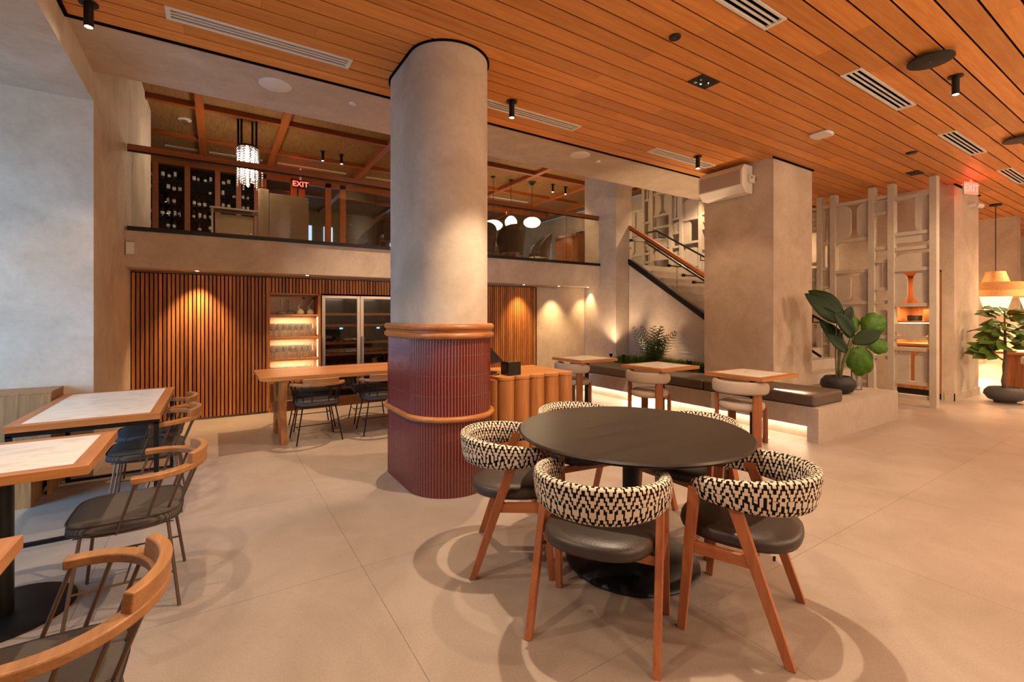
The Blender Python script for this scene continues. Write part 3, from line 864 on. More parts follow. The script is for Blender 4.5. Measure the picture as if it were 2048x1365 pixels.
for i, (c, rz, lb) in enumerate([((0.99, 5.76), 2, 'oak-backed wire chair at the long table beside its trestle leg'),
                  ((1.74, 5.76), -3, 'oak-backed wire chair at the long table next to the red column'),
                  ((1.06, 6.46), 180, 'wire chair on the wall side of the long table in front of the glass shelves'),
                  ((1.80, 6.44), 176, 'wire chair on the wall side of the long table before the wine fridge doors'),
                  ((2.46, 6.46), 182, 'wire chair on the wall side of the long table, half hidden by red column')]):
    if i == 0: wd_.location = (c[0], c[1], 0); wd_.rotation_euler = (0, 0, R(rz)); wd_['label'] = lb
    else: copy_tree(wd_, (c[0], c[1], 0), R(rz), lb)

# ---- oak edged stone topped tables
def stone_top(root, x0, x1, y0, y1, z=0.76, th=0.04, e=0.065):
    B(x0+e, x1-e, y0+e, y1-e, z-th+0.004, z+0.0005).build('stone_inlay', 'table_stone', root)
    for (pts, mat) in (([(x0, y0), (x1, y0), (x1-e, y0+e), (x0+e, y0+e)], 'oak_x'), ([(x1, y1), (x0, y1), (x0+e, y1-e), (x1-e, y1-e)], 'oak_x'),
                       ([(x1, y0), (x1, y1), (x1-e, y1-e), (x1-e, y0+e)], 'oak_y'), ([(x0, y1), (x0, y0), (x0+e, y0+e), (x0+e, y1-e)], 'oak_y')):
        MB().prism(pts, z-th, z).build('oak_edge', mat, root)
t = empty('frame_table', (-0.705, 4.74, 0), label='oak-edged stone table on black square-tube end frames beside left wall', cat='table')
stone_top(t, -0.385, 0.385, -0.70, 0.70)
for y in (-0.695, 0.665):
    f = MB().box(-0.375, 0.375, y, y+0.028, 0.69, 0.718).box(-0.375, -0.347, y, y+0.028, 0.0, 0.70).box(0.347, 0.375, y, y+0.028, 0.0, 0.70).box(-0.35, 0.35, y, y+0.028, 0.0, 0.022)
    f.build('leg_frame', 'black_metal', t)
B(-0.375, -0.347, -0.667, 0.665, 0.69, 0.718).build('apron', 'black_metal', t)
B(0.347, 0.375, -0.667, 0.665, 0.69, 0.718).build('apron', 'black_metal', t)
def pedestal_table(x, y, wx, wy, label, group=None, base_r=0.25, base='black_metal', stem_r=0.045, off=0.0):
    t = empty('pedestal_table', (x, y, 0), label=label, cat='table', group=group)
    stone_top(t, -wx/2, wx/2, -wy/2, wy/2, e=0.065 if wx > 0.7 else 0.05)
    MB().lathe([(stem_r, 0.0), (stem_r, 0.715)], 20, (off, 0, 0)).build('stem', 'black_metal', t, smooth=40)
    MB().lathe([(0, 0), (base_r, 0), (base_r, 0.010), (base_r*0.97, 0.014), (0, 0.018)], 48, (off, 0, 0)).build('base', base, t, smooth=40)
    B(-0.2, 0.2, -0.03, 0.03, 0.70, 0.722).box(-0.03, 0.03, -0.2, 0.2, 0.70, 0.722).build('bracket', 'black_metal', t)
    return t
pedestal_table(-0.865, 3.195, 0.76, 0.75, 'oak-edged stone table on a black stem with round black floor plate', base_r=0.27)
pedestal_table(-0.885, 1.67, 0.76, 0.75, 'oak-edged stone table farthest from the slatted wall', base_r=0.27)

# ---- oak banquette against the left wall
t = empty('oak_banquette', (0, 0, 0), label='oak banquette with grey-blue seat against the left wall', cat='banquette')
cbox('backrest', 'bench_oak', -3.2, -1.11, 5.14, 5.50, 0.40, 0.815, t, bevel=0.004)
cbox('top_cap', 'bench_oak', -3.2, -1.108, 5.138, 5.50, 0.815, 0.828, t)
cbox('end_panel', 'bench_oak', -1.135, -1.11, 5.14, 5.50, 0, 0.40, t)
cbox('seat_base', 'bench_oak', -3.2, -1.16, 4.86, 5.14, 0.0, 0.36, t)
cbox('seat_cushion', 'seat_blue', -3.2, -1.15, 4.84, 5.14, 0.36, 0.46, t, bevel=0.02)

# ---- long oak trestle table
t = empty('trestle_table', (0, 0, 0), label='long solid oak table on X-cut trestle legs before the wine fridges', cat='table')
MB().prism([(-1.36, 0.0-0.03), (-1.36, -0.0), (1.36, 0.0), (1.36, -0.05), (-1.27, -0.05)], -0.455, 0.455, 'y').build('table_top', 'oak_x', t, (1.76, 6.10, 0.76), bevel=0.004)
def trestle(x):
    # X-shaped slab leg: two waisted legs with a slot between
    pts = []
    def side(z): return 0.36-0.075*math.sin(PI*min(max(z/0.71, 0), 1))**2
    zs = [0.71*i/14 for i in range(15)]
    left = [(-side(z)-0.05, z) for z in zs]; 
    def inner(z, top):    # arch between the two feet
        return None
    for sgn in (-1, 1):
        outer = [(sgn*(side(z)+0.06), z) for z in zs]
        inn = []
        for z in reversed(zs):
            zz = z/0.71
            if zz < 0.30: g = 0.17*math.sqrt(max(0, 1-(zz/0.30)**2))
            elif zz > 0.68: g = 0.17*math.sqrt(max(0, 1-((1-zz)/0.32)**2))
            else: g = 0.0
            inn.append((sgn*g, z))
        poly = outer+inn
        MB().prism(poly, -0.032, 0.032, 'x').build('leg', 'oak_z', t, (x, 6.08, 0), bevel=0.003)
trestle(0.645); trestle(2.87)
cbox('stretcher', 'oak_x', 0.55, 2.96, 6.05, 6.11, 0.30, 0.42, t)

# ---- drinks shelf set into the slatted wall
sh = empty('glass_shelf', (0, 0, 0), label='lit oak shelf unit with glassware set in the slatted wall', cat='shelf')
x0, x1 = 0.672, 1.365
cbox('side_panel', 'oak_z', x0-0.014, x0+0.008, YB-0.015, YB+0.30, 0.08, 1.765, sh)
cbox('side_panel', 'oak_z', x1-0.02, x1+0.02, YB-0.015, YB+0.30, 0.08, 1.765, sh)
cbox('top_panel', 'oak_x', x0, x1, YB-0.015, YB+0.30, 1.745, 1.767, sh)
cbox('back_panel', 'plaster', x0, x1, YB+0.29, YB+0.30, 0.08, 1.75, sh)
cbox('bottom_panel', 'oak_x', x0, x1, YB-0.015, YB+0.30, 0.08, 0.11, sh)
SZ = [0.42, 0.75, 1.075, 1.42]
for z in SZ:
    cbox('shelf_board', 'oak_x', x0+0.008, x1-0.02, YB-0.012, YB+0.29, z, z+0.03, sh)
for z in SZ[1:]+[1.745]:
    if z < 1.7:
        cbox('led_strip', 'led_soft', x1-0.028, x1-0.021, YB+0.015, YB+0.025, z-0.28, z-0.01, sh)
        lamp('shelf_led', 'AREA', ((x0+x1)/2, YB+0.14, z-0.012), 1.7, WARM2, 0.55, ((x0+x1)/2, YB+0.14, z-1), sizey=0.16)
# wine glasses
gm = MB().lathe([(0.0, 0.0), (0.034, 0.0), (0.034, 0.003), (0.006, 0.008), (0.0045, 0.05), (0.006, 0.085), (0.03, 0.105), (0.042, 0.135), (0.041, 0.17), (0.034, 0.205), (0.0325, 0.205), (0.039, 0.17), (0.040, 0.135), (0.028, 0.108), (0.0, 0.098)], 16).mesh('wine_glass', 'wine_glass', 50)
gm2 = MB().lathe([(0.0, 0.0), (0.034, 0.0), (0.034, 0.003), (0.006, 0.008), (0.0045, 0.05), (0.006, 0.08), (0.031, 0.10), (0.042, 0.13), (0.041, 0.165), (0.035, 0.20), (0.0335, 0.20), (0.039, 0.165), (0.040, 0.13), (0.029, 0.103), (0.0, 0.093)], 16).mesh('wine_glass', 'wine_glass', 50)
for (z, me, lb, gp) in ((SZ[2]+0.03, gm, 'slim stemmed wine glass in the rows under the decanters', 'wine glasses on the upper shelf'),
                        (SZ[1]+0.03, gm2, 'broad stemmed wine glass in the rows on the middle lit shelf', 'wine glasses on the middle shelf'),
                        (SZ[0]+0.03, gm2, 'stemmed wine glass on the low shelf just above the long table', 'wine glasses on the lower shelf')):
    for k in range(7):
        for j in range(3):
            obj('wine_glass', me, None, (x0+0.062+k*0.086+0.02*(j % 2), YB+0.05+j*0.085, z), label=lb, cat='glass', group=gp)
# decanters
def decanter(x, y, z, kind, lb):
    t_ = empty('decanter', (x, y, z), label=lb, cat='decanter')
    if kind == 0:
        MB().lathe([(0.0, 0.0), (0.068, 0.004), (0.075, 0.02), (0.05, 0.045), (0.02, 0.06), (0.016, 0.10), (0.018, 0.19), (0.026, 0.215), (0.024, 0.215), (0.014, 0.19), (0.012, 0.10), (0.0, 0.058)], 20).build('body', 'decanter_glass', t_, smooth=50)
    else:
        MB().lathe([(0.0, 0.0), (0.05, 0.004), (0.058, 0.03), (0.035, 0.07), (0.0, 0.085)], 18).build('body', 'decanter_glass', t_, smooth=50)
        MB().tube([(0.0, 0, 0.06), (-0.03, 0, 0.11), (-0.02*0, 0, 0.16), (0.035, 0, 0.21), (0.05, 0, 0.235)], [0.022, 0.014, 0.012, 0.013, 0.015], 10).build('neck', 'decanter_glass', t_, smooth=50)
        MB().lathe([(0.016, 0.0), (0.016, 0.03)], 10, (0.05, 0, 0.233)).build('stopper', 'black', t_)
decanter(0.845, YB+0.10, SZ[3]+0.03, 0, 'clear flat-bottomed wine decanter with open neck on the top shelf')
decanter(0.97, YB+0.20, SZ[3]+0.03, 0, 'clear wide decanter standing behind the flat-bottomed one, top shelf')
decanter(1.11, YB+0.11, SZ[3]+0.03, 1, 'small bent-neck glass decanter with black stopper, middle of top shelf')
decanter(1.255, YB+0.13, SZ[3]+0.03, 1, 'small bent-neck glass decanter with black stopper by the shelf side panel')

# ---- wine fridges
bm_ = MB().lathe([(0.0, 0.0), (0.036, 0.0), (0.038, 0.01), (0.038, 0.19), (0.03, 0.215), (0.0145, 0.235), (0.0145, 0.30), (0.0, 0.30)], 12).mesh('wine_bottle', 'bottle_dark', 50)
def fridge(xa, xb, lb, gp):
    r = empty('wine_fridge', ((xa+xb)/2, YB, 0.09), label=lb, cat='fridge')
    w2 = (xb-xa)/2; H = 1.655
    B(-w2, w2, 0.50, 0.52, 0, H).box(-w2, -w2+0.02, 0.02, 0.5, 0, H).box(w2-0.02, w2, 0.02, 0.5, 0, H).box(-w2, w2, 0.02, 0.5, H-0.02, H).box(-w2, w2, 0.02, 0.5, 0, 0.02).build('cabinet', 'black_plastic', r)
    d = MB().box(-w2, -w2+0.05, -0.02, 0.015, 0, H).box(w2-0.05, w2, -0.02, 0.015, 0, H).box(-w2+0.05, w2-0.05, -0.02, 0.015, H-0.045, H).box(-w2+0.05, w2-0.05, -0.02, 0.015, 0, 0.06).build('door_frame', 'steel', r, bevel=0.002)
    B(-w2+0.05, w2-0.05, -0.006, 0.004, 0.06, H-0.045).build('door_glass', 'fridge_glass', d)
    MB().tube([(-w2+0.022, -0.05, 0.25), (-w2+0.022, -0.05, 1.0)], 0.012, 8).tube([(-w2+0.022, -0.05, 0.30), (-w2+0.022, -0.015, 0.30)], 0.008, 6).tube([(-w2+0.022, -0.05, 0.95), (-w2+0.022, -0.015, 0.95)], 0.008, 6).build('handle', 'steel', d, smooth=40)
    B(-0.07, 0.07, 0.005, 0.012, 1.12, 1.15).build('display', 'black_plastic', d)
    B(-0.025, 0.025, 0.003, 0.006, 1.123, 1.147).build('display_digits', 'screen_blue', d)
    for k, z in enumerate((0.18, 0.36, 0.54, 0.72, 0.90, 1.18, 1.36)):
        B(-w2+0.02, w2-0.02, 0.045, 0.06, z-0.02, z+0.02).build('shelf_rack', 'lamp_veneer', r)
        B(-w2+0.02, w2-0.02, 0.14, 0.15, z, z+0.008).box(-w2+0.02, w2-0.02, 0.40, 0.41, z, z+0.008).build('wire_rack', 'steel', r)
        for j in range(5):
            if k in (5, 6) and True:
                if z > 1.3 or j % 2: continue
            o = obj('wine_bottle', bm_, None, (r.location.x-0.2+j*0.1, YB+0.44, 0.09+z+0.048), (R(90), 0, 0), label='dark wine bottle lying neck outwards on a rack of ' + gp, cat='bottle', group='bottles racked in ' + gp)
    lamp('fridge_light', 'AREA', (r.location.x, YB+0.035, 0.09+H-0.03), 1.6, (1, 0.85, 0.7), 0.45, (r.location.x, YB+0.2, 0), sizey=0.05)
    return r
fridge(1.40, 1.985, 'steel-framed wine fridge beside the lit glass shelf', 'the wine fridge beside the shelf')
fridge(1.99, 2.575, 'steel-framed wine fridge half hidden by the red tiled column', 'the wine fridge behind the column')
cbox('plinth_back', 'oak_x', 0.656, 3.3, YB-0.008, YB+0.011, 0.0, 0.078, kind='structure')
cbox('panel_back', 'slat_oak', 2.59, 3.3, YB-0.005, YB+0.03, 0.085, 1.76, kind='structure')

# ---- fluted oak counter with till
t = empty('fluted_counter', (0, 0, 0), label='oak counter with broad fluted front between red column and bench tables', cat='counter')
cx0, cx1, cy0, cy1, ch = 2.23, 3.12, 3.72, 4.42, 0.86
def scallop(r_out=0.0):
    pts = []; n = 5; wv = (cx1-cx0)/n
    for k in range(n):
        c = cx0+wv*(k+0.5)
        for i in range(9):
            a = PI+PI*i/8; pts.append((c+wv/2*math.cos(a), cy0+0.075*math.sin(a)))
    return pts
MB().prism([(cx0+0.01, cy0+0.0), (cx1-0.01, cy0), (cx1-0.01, cy1-0.01), (cx0+0.01, cy1-0.01)], 0, ch-0.03).build('body', 'walnut_z', t)
MB().prism(scallop()+[(cx1, cy1), (cx0, cy1)], ch-0.03, ch).build('counter_top', 'oak_x', t, bevel=0.003)
wv = (cx1-cx0)/5
for k in range(5):
    c = cx0+wv*(k+0.5); pts = [(wv/2*0.93*math.cos(PI+PI*i/10), 0.07*math.sin(PI+PI*i/10)) for i in range(11)]
    MB().prism(pts, 0, ch-0.031).build('flute', 'oak_z', t, (c, cy0, 0), smooth=40)
for k in range(4):
    wy = (cy1-cy0)/4; pts = [(0.05*math.cos(PI/2+PI*i/8), wy/2*0.96*math.sin(PI/2+PI*i/8)) for i in range(9)]
    MB().prism(pts, 0, ch-0.031).build('flute', 'oak_z', t, (cx0, cy0+wy*(k+0.5), 0), smooth=40)
p = empty('receipt_printer', (2.43, 3.80, ch), label='black cube receipt printer on the fluted counter', cat='printer')
B(-0.075, 0.075, -0.065, 0.075, 0, 0.13).build('case', 'black_plastic', p, bevel=0.008)
B(-0.055, 0.055, -0.068, -0.06, 0.10, 0.106).build('paper_slot', 'black', p)
p = empty('till_screen', (2.30, 4.02, ch), label='tilted black till screen behind the receipt printer', cat='monitor')
MB().lathe([(0.0, 0), (0.09, 0), (0.09, 0.012), (0, 0.014)], 20).build('foot', 'black_plastic', p)
MB().tube([(0, 0, 0.01), (0, 0.03, 0.10)], 0.018, 8).build('neck', 'black_plastic', p)
sc_ = B(-0.17, 0.17, -0.012, 0.012, -0.11, 0.11).build('screen', 'black_plastic', p, (0, 0.03, 0.17), (R(-50), 0, R(25)), bevel=0.006)
tube = MB().tube([(2.20, 3.90, ch+0.006), (2.27, 3.84, ch+0.006), (2.33, 3.86, ch+0.006), (2.36, 3.92, ch+0.006)], 0.005, 6).build('cable', 'black', smooth=40, label='short black cable lying on the fluted counter beside the printer', cat='cable')

# ---- stone bench with leather cushions
bn = empty('stone_bench', (0, 0, 0), label='long pale stone bench with lit toe space and end platform', cat='bench')
cbox('seat_slab', 'bench_stone', 5.68, 6.47, 2.622, 7.0, 0.17, 0.39, bn)
cbox('base', 'bench_stone', 5.86, 6.46, 2.622, 7.0, 0, 0.169, bn)
cbox('platform_block', 'bench_stone', 5.68, 6.835, 2.50, 2.62, 0, 0.39, bn)
cbox('platform_block', 'bench_stone', 6.472, 6.835, 2.622, 3.41, 0, 0.39, bn)
cbox('platform_block', 'bench_stone', 6.838, 7.95, 2.50, 3.41, 0, 0.39, bn)
cbox('led_strip', 'led', 5.80, 5.82, 2.64, 6.95, 0.150, 0.165, bn)
lamp('bench_glow', 'AREA', (5.78, 4.8, 0.16), 26, WARM, 4.3, (5.70, 4.8, -1), sizey=0.05).rotation_euler = (0, R(12), R(90))
ends = [2.545, 3.98, 5.42, 6.86]
for k in range(3):
    cbox('bench_cushion', 'bench_leather', 5.705, 6.42, ends[k]+0.008, ends[k+1]-0.008, 0.39, 0.535, bevel=0.03, seg=3,
         label=['brown leather bench cushion beside the black plant pot', 'brown leather bench cushion in the middle of the stone bench', 'brown leather bench cushion nearest the slatted back wall'][k], cat='cushion', group='cushions on the stone bench')
# planted bed behind the cushions
cbox('planter_bed', 'soil', 6.475, 7.19, 4.49, 6.74, 0.0, 0.42, label='soil-filled planting bed between bench and stair wall', cat='planter')
def blades(seed, n, x0, x1, y0, y1, z, hmin, hmax, wd):
    m = MB(); q = random.Random(seed)
    for _ in range(n):
        x, y = q.uniform(x0, x1), q.uniform(y0, y1); hh = q.uniform(hmin, hmax); a = q.uniform(0, 2*PI); l = q.uniform(0.2, 0.9)*hh
        dx, dy = math.cos(a), math.sin(a)
        p0 = (x-dy*wd/2, y+dx*wd/2, z); p1 = (x+dy*wd/2, y-dx*wd/2, z); pm = (x+dx*l*0.5, y+dy*l*0.5, z+hh*0.8); p2 = (x+dx*l, y+dy*l, z+hh)
        m.add([p0, p1, (pm[0]+dy*wd*0.6, pm[1]-dx*wd*0.6, pm[2]), (pm[0]-dy*wd*0.6, pm[1]+dx*wd*0.6, pm[2]), p2], [(0, 1, 2, 3), (3, 2, 4)])
    return m
blades(3, 5600, 6.58, 7.0, 4.68, 6.54, 0.42, 0.08, 0.24, 0.012).build('ground_cover', 'moss_green', label='low bright green ground cover filling the planting bed', cat='plants', kind='stuff')
def fern(loc, n, hmax, seed, lb):
    f = empty('fern', loc, label=lb, cat='fern'); q = random.Random(seed)
    for k in range(n):
        a = q.uniform(0, 2*PI); L = hmax*q.uniform(0.55, 1.0); lean = q.uniform(0.08, 0.62)
        m = MB(); N = 14; pts = []
        for i in range(N+1):
            s_ = i/N
            pts.append(Vector((math.cos(a)*lean*L*s_**1.3, math.sin(a)*lean*L*s_**1.3, L*(s_-0.15*lean*s_**2))))
        m.tube(pts, [0.004*(1-0.8*i/N) for i in range(N+1)], 4)
        for i in range(2, N):
            t_ = (pts[i+1]-pts[i-1]).normalized(); sd = t_.cross(Vector((0, 0, 1)))
            if sd.length < 0.05: sd = Vector((1, 0, 0))
            sd.normalize(); up2 = sd.cross(t_)
            ln = 0.115*math.sin(PI*(0.12+0.88*i/N))**0.8*(hmax/0.7)
            for sg in (-1, 1):
                for (rot_) in (0, 1.2, 2.2):
                    d = (sd*math.cos(rot_)+up2*math.sin(rot_))*sg+t_*0.7; d.normalize()
                    for w_ in range(5):
                        bse = pts[i]+d*ln*w_/5; e = d*ln*0.22+sd*0.0
                        nn = d.cross(t_).normalized(); side = nn*0.0+t_*0.010
                        m.add([bse, bse+e*0.5+side, bse+e, bse+e*0.5-side], [(0, 1, 2, 3)])
        m.build('frond', 'fern_green', f)
    return f
fern((6.72, 5.70, 0.42), 17, 0.92, 5, 'tall feathery dark fern in the planting bed by the stair')
fern((6.78, 4.95, 0.42), 9, 0.30, 9, 'small low fern in the planting bed beside the bench pillar')
def uplight(x, y, z, tgt, e, lb, ang=70):
    u = empty('garden_spotlight', (x, y, z), label=lb, cat='lamp', group='spotlights in the planting bed')
    MB().lathe([(0.012, -0.03), (0.012, 0.17), (0.03, 0.175), (0.034, 0.23), (0.028, 0.23), (0.026, 0.19), (0, 0.19)], 12).build('housing', 'black_metal', u)
    MB().lathe([(0, 0.20), (0.026, 0.20), (0.026, 0.204), (0, 0.204)], 12).build('lens', 'bulb', u)
    lamp('garden_beam', 'SPOT', (x, y, z+0.25), e, WARM, 0.03, tgt, ang, 0.8)
uplight(6.62, 4.86, 0.45, (6.74, 4.96, 3.6), 75, 'small garden spotlight under the small fern by the bench pillar', 70)
uplight(6.58, 6.30, 0.45, (7.2, 5.30, 1.5), 20, 'small garden spotlight at the foot of the tall fern', 100)
uplight(6.55, 6.6, 0.45, (6.95, 6.9, 2.0), 26, 'small garden spotlight beside the square column', 90)

# ---- bench tables and boucle chairs
BT = [(4.93, 5.55), (5.08, 4.20), (5.315, 3.07)]
BL = ['small oak-edged square table by the planting bed, nearest the slatted wall', 'small oak-edged square table in the middle of the stone bench', 'small oak-edged square table beside the bench pillar']
for (x, y), lb in zip(BT, BL):
    pedestal_table(x, y, 0.75, 0.70, lb, 'square tables along the stone bench', 0.175, 'steel', 0.035, 0.05)
def make_boucle():
    r = empty('boucle_chair', cat='chair', group='boucle chairs along the stone bench')
    m = MB(); pts = []; N = 22; vs = []; fs = []; n = 14
    for i in range(N+1):
        a = R(-98+196*i/N); c = Vector((0.275*math.sin(a), -0.27*math.cos(a), 0.635)); nr = Vector((math.sin(a), -math.cos(a), 0))
        sc_ = 0.5 if i in (0, N) else (0.86 if i in (1, N-1) else 1)
        for q in range(n):
            b = 2*PI*q/n; e = lambda z_: math.copysign(abs(z_)**0.6, z_)
            vs.append(c+nr*(e(math.cos(b))*0.038*sc_)+Vector((0, 0, e(math.sin(b))*0.07*sc_)))
    for i in range(N):
        for q in range(n): fs.append((i*n+q, i*n+(q+1) % n, (i+1)*n+(q+1) % n, (i+1)*n+q))
    fs += [tuple(range(n-1, -1, -1)), tuple(N*n+q for q in range(n))]
    m.add(vs, fs).build('back_band', 'boucle', r, smooth=60)
    MB().lathe([(0.20, 0.37), (0.23, 0.38), (0.24, 0.41), (0.235, 0.445), (0.20, 0.462), (0.1, 0.468), (0, 0.468)], 32).build('seat', 'boucle', r, smooth=60)
    for a in (-62, 62):
        ra = R(a); x, y = 0.262*math.sin(ra), -0.25*math.cos(ra)
        MB().prism(roundrect(-0.05, 0.05, -0.022, 0.022, 0.015, 4), 0, 0.60).build('leg', 'walnut_z', r, (x, y, 0), (0, 0, ra), smooth=40)
    for a in (-128, 128):
        ra = R(a); x, y = 0.245*math.sin(ra), -0.245*math.cos(ra)
        MB().prism(roundrect(-0.045, 0.045, -0.022, 0.022, 0.015, 4), 0, 0.40).build('leg', 'walnut_z', r, (x, y, 0), (0, 0, ra), smooth=40)
    return r
bc = make_boucle()
for i, ((x, y), lb) in enumerate(zip(BT, ['grey boucle chair at the bench table nearest the slatted wall', 'grey boucle chair at the middle bench table', 'grey boucle chair at the table beside the bench pillar'])):
    loc = (x-0.375+0.14, y-0.03, 0); rz = R(-90+4)
    if i == 0: bc.location = loc; bc.rotation_euler = (0, 0, rz); bc['label'] = lb
    else: copy_tree(bc, loc, rz, lb)

# ================================================================ CEILING FIXTURES
def vent(x0, ln, rw, lb, gp):
    ya, yb = row_y(rw)
    v = empty('air_vent', (x0, ya, ZC), label=lb, cat='vent', group=gp)
    wd = yb-ya
    MB().box(0, ln, 0, 0.022, -0.006, 0.02).box(0, ln, wd-0.022, wd, -0.006, 0.02).box(0, 0.03, 0.022, wd-0.022, -0.006, 0.02).box(ln-0.03, ln, 0.022, wd-0.022, -0.006, 0.02).build('frame', 'white_metal', v)
    B(0.03, ln-0.03, 0.022, wd-0.022, 0.012, 0.02).build('duct', 'vent_dark', v)
    n = 3; g = (wd-0.044)/n
    for k in range(1, n):
        cbox('blade', 'white_metal', 0.03, ln-0.03, 0.022+g*k-0.006, 0.022+g*k+0.006, -0.004, 0.012, v)
vl = ['long white slot vent in the ceiling over the slatted wall side', 'white slot vent beside the plaster column head', 'white slot vent beside the wall speaker on the bench pillar', 'white slot vent near the far lattice screen', 'white slot vent over the far dining room']
for k, v in enumerate(VENTS[:4]): vent(*v, vl[k], 'vents by the plaster soffit')
vl2 = ['white slot vent over the near tables', 'white slot vent above the round table', 'white slot vent beside the large black ceiling disc', 'white slot vent between the two black ceiling discs', 'white slot vent beside the red exit sign', 'white slot vent over the far dining tables']
for k, v in enumerate(VENTS[4:]): vent(*v, vl2[k], 'vents in the middle of the timber ceiling')

def cyl_spot(x, y, lb, energy, tgt=None, ang=95, zc=ZC, ln=0.17, blend=0.5, color=WARM):
    s_ = empty('cylinder_spot', (x, y, zc), label=lb, cat='spotlight', group='black cylinder spotlights')
    MB().lathe([(0, -0.002), (0.055, -0.002), (0.055, -0.012), (0, -0.012)], 20).build('canopy', 'black_metal', s_)
    MB().lathe([(0.028, -0.012), (0.028, -ln), (0.023, -ln), (0.023, -ln+0.02), (0.0, -ln+0.02)], 18).build('barrel', 'black_metal', s_, smooth=40)
    MB().lathe([(0, -ln+0.006), (0.0225, -ln+0.006), (0.0225, -ln+0.001), (0, -ln-0.004)], 16).build('lens', 'bulb', s_)
    if energy: lamp('cylinder_beam', 'SPOT', (x, y, zc-ln-0.02), energy, color, 0.03, tgt or (x, y, 0), ang, blend)
    return s_
# fixtures in view
cyl_spot(-0.74, 4.30, 'black cylinder spot in the ceiling corner above the left wall', 26, (-0.7, 4.5, 0), 100)
cyl_spot(2.54, 3.96, 'black cylinder spot just behind the plaster column head', 85, (2.9, 4.4, 0), 110)
cyl_spot(5.57, 3.96, 'black cylinder spot beside the bench pillar speaker', 18, (5.3, 4.0, 0), 110)
cyl_spot(5.67, 1.36, 'black cylinder spot beside the large black ceiling disc', 52, (5.5, 1.3, 0), 110)
# spots outside the frame; lattice and pillar ones are added fill
cyl_spot(2.14, 2.02, 'black cylinder spot directly above the round black table', 135, (2.07, 1.92, 0), 105, blend=0.25, color=(1.0, 0.78, 0.56))
cyl_spot(-0.80, 3.12, 'black cylinder spot above the round-based pedestal table', 45, (-0.6, 3.1, 0), 100, blend=0.25, color=(1.0, 0.78, 0.56))
cyl_spot(-0.80, 1.70, 'black cylinder spot above the table farthest from the slatted wall', 45, (-0.6, 1.7, 0), 100, blend=0.25, color=(1.0, 0.78, 0.56))
cyl_spot(0.75, 1.36, 'black cylinder spot over the open floor before the tables', 14, (0.75, 1.6, 0), 115, color=(1.0, 0.78, 0.56))
cyl_spot(8.3, 1.0, 'black cylinder spot over the aisle before the lattice screen', 50, (8.3, 1.2, 0), 115)
cyl_spot(3.9, 0.2, 'black cylinder spot over the open stone floor', 30, (3.9, 0.3, 0), 115)
cyl_spot(8.3, 0.45, 'added cylinder spot in the aisle brightening the lattice screen', 110, (9.4, 3.1, 1.3), 70, blend=0.9)  # added out of view to throw light on the lattice
cyl_spot(11.7, 1.25, 'added cylinder spot brightening the right pillar', 42, (11.4, 2.0, 0), 115, blend=0.9)  # extra spot put out of view to brighten pillar and floor

def disc(x, y, r_, z, lb, mat='black', th=0.012, cat='speaker', name='ceiling_speaker', gp=None):
    d = empty(name, (x, y, z), label=lb, cat=cat, group=gp)
    MB().lathe([(0, 0), (r_, 0), (r_, -th), (r_*0.94, -th-0.003), (0, -th-0.003)], 36).build('grille', mat, d, smooth=40)
    MB().lathe([(0, -th-0.003), (0.006, -th-0.003), (0.006, -th-0.006), (0, -th-0.006)], 8).build('badge', 'steel' if mat == 'black' else 'device_white', d)
    return d
disc(5.06, 1.37, 0.155, ZC-0.03, 'large black round speaker hanging just below the timber ceiling')
disc(8.28, 1.40, 0.155, ZC-0.03, 'large black round speaker nearer the right pillar, below the timber ceiling')
disc(3.02, 2.35, 0.045, ZC, 'small black round cover in the timber ceiling above the round table', cat='sensor', name='ceiling_sensor')
disc(7.85, 2.32, 0.06, ZC, 'small black round cover in the timber ceiling near the lattice', cat='sensor', name='ceiling_sensor')
disc(0.48, 4.89, 0.14, ZC, 'large round white speaker in the plaster soffit left of the column', 'device_white', 0.006)
disc(4.18, 4.80, 0.14, ZC, 'round white speaker in the plaster soffit right of the column', 'device_white', 0.006)
disc(1.19, 4.88, 0.035, ZC, 'small white smoke sensor in the soffit beside the column', 'device_white', 0.012, 'sensor', 'smoke_sensor')
disc(4.57, 4.86, 0.035, ZC, 'small white smoke sensor in the soffit right of the white speaker', 'device_white', 0.012, 'sensor', 'smoke_sensor')
d = empty('emergency_light', (3.83, 2.66, ZC), label='black square emergency light panel with green diode in the timber ceiling', cat='light')
B(-0.13, 0.13, -0.08, 0.08, -0.008, 0.0).build('plate', 'black', d)
for x_ in (-0.06, 0.05): MB().lathe([(0, -0.008), (0.025, -0.008), (0.02, -0.02), (0, -0.02)], 14, (x_, 0.0, 0)).build('lens', 'black_plastic', d)
B(-0.075, -0.045, 0.03, 0.055, -0.010, -0.007).build('test_button', 'device_white', d)
B(0.0, 0.012, 0.03, 0.042, -0.011, -0.007).build('diode', 'green_led', d)
d = empty('emergency_light', (9.03, 2.63, ZC), label='black square emergency light panel above the lattice screen', cat='light')
B(-0.13, 0.13, -0.08, 0.08, -0.008, 0.0).build('plate', 'black', d)
MB().lathe([(0, -0.008), (0.025, -0.008), (0.02, -0.02), (0, -0.02)], 14).build('lens', 'black_plastic', d)
d = empty('wifi_unit', (6.12, 2.66, ZC), label='white rounded wireless unit on the timber ceiling', cat='device')
MB().prism(roundrect(-0.11, 0.11, -0.11, 0.11, 0.06, 6), -0.035, -0.002).build('case', 'device_white', d, bevel=0.012, smooth=40)
B(-0.008, 0.008, -0.112, -0.108, -0.022, -0.014).build('status_light', 'screen_blue', d)

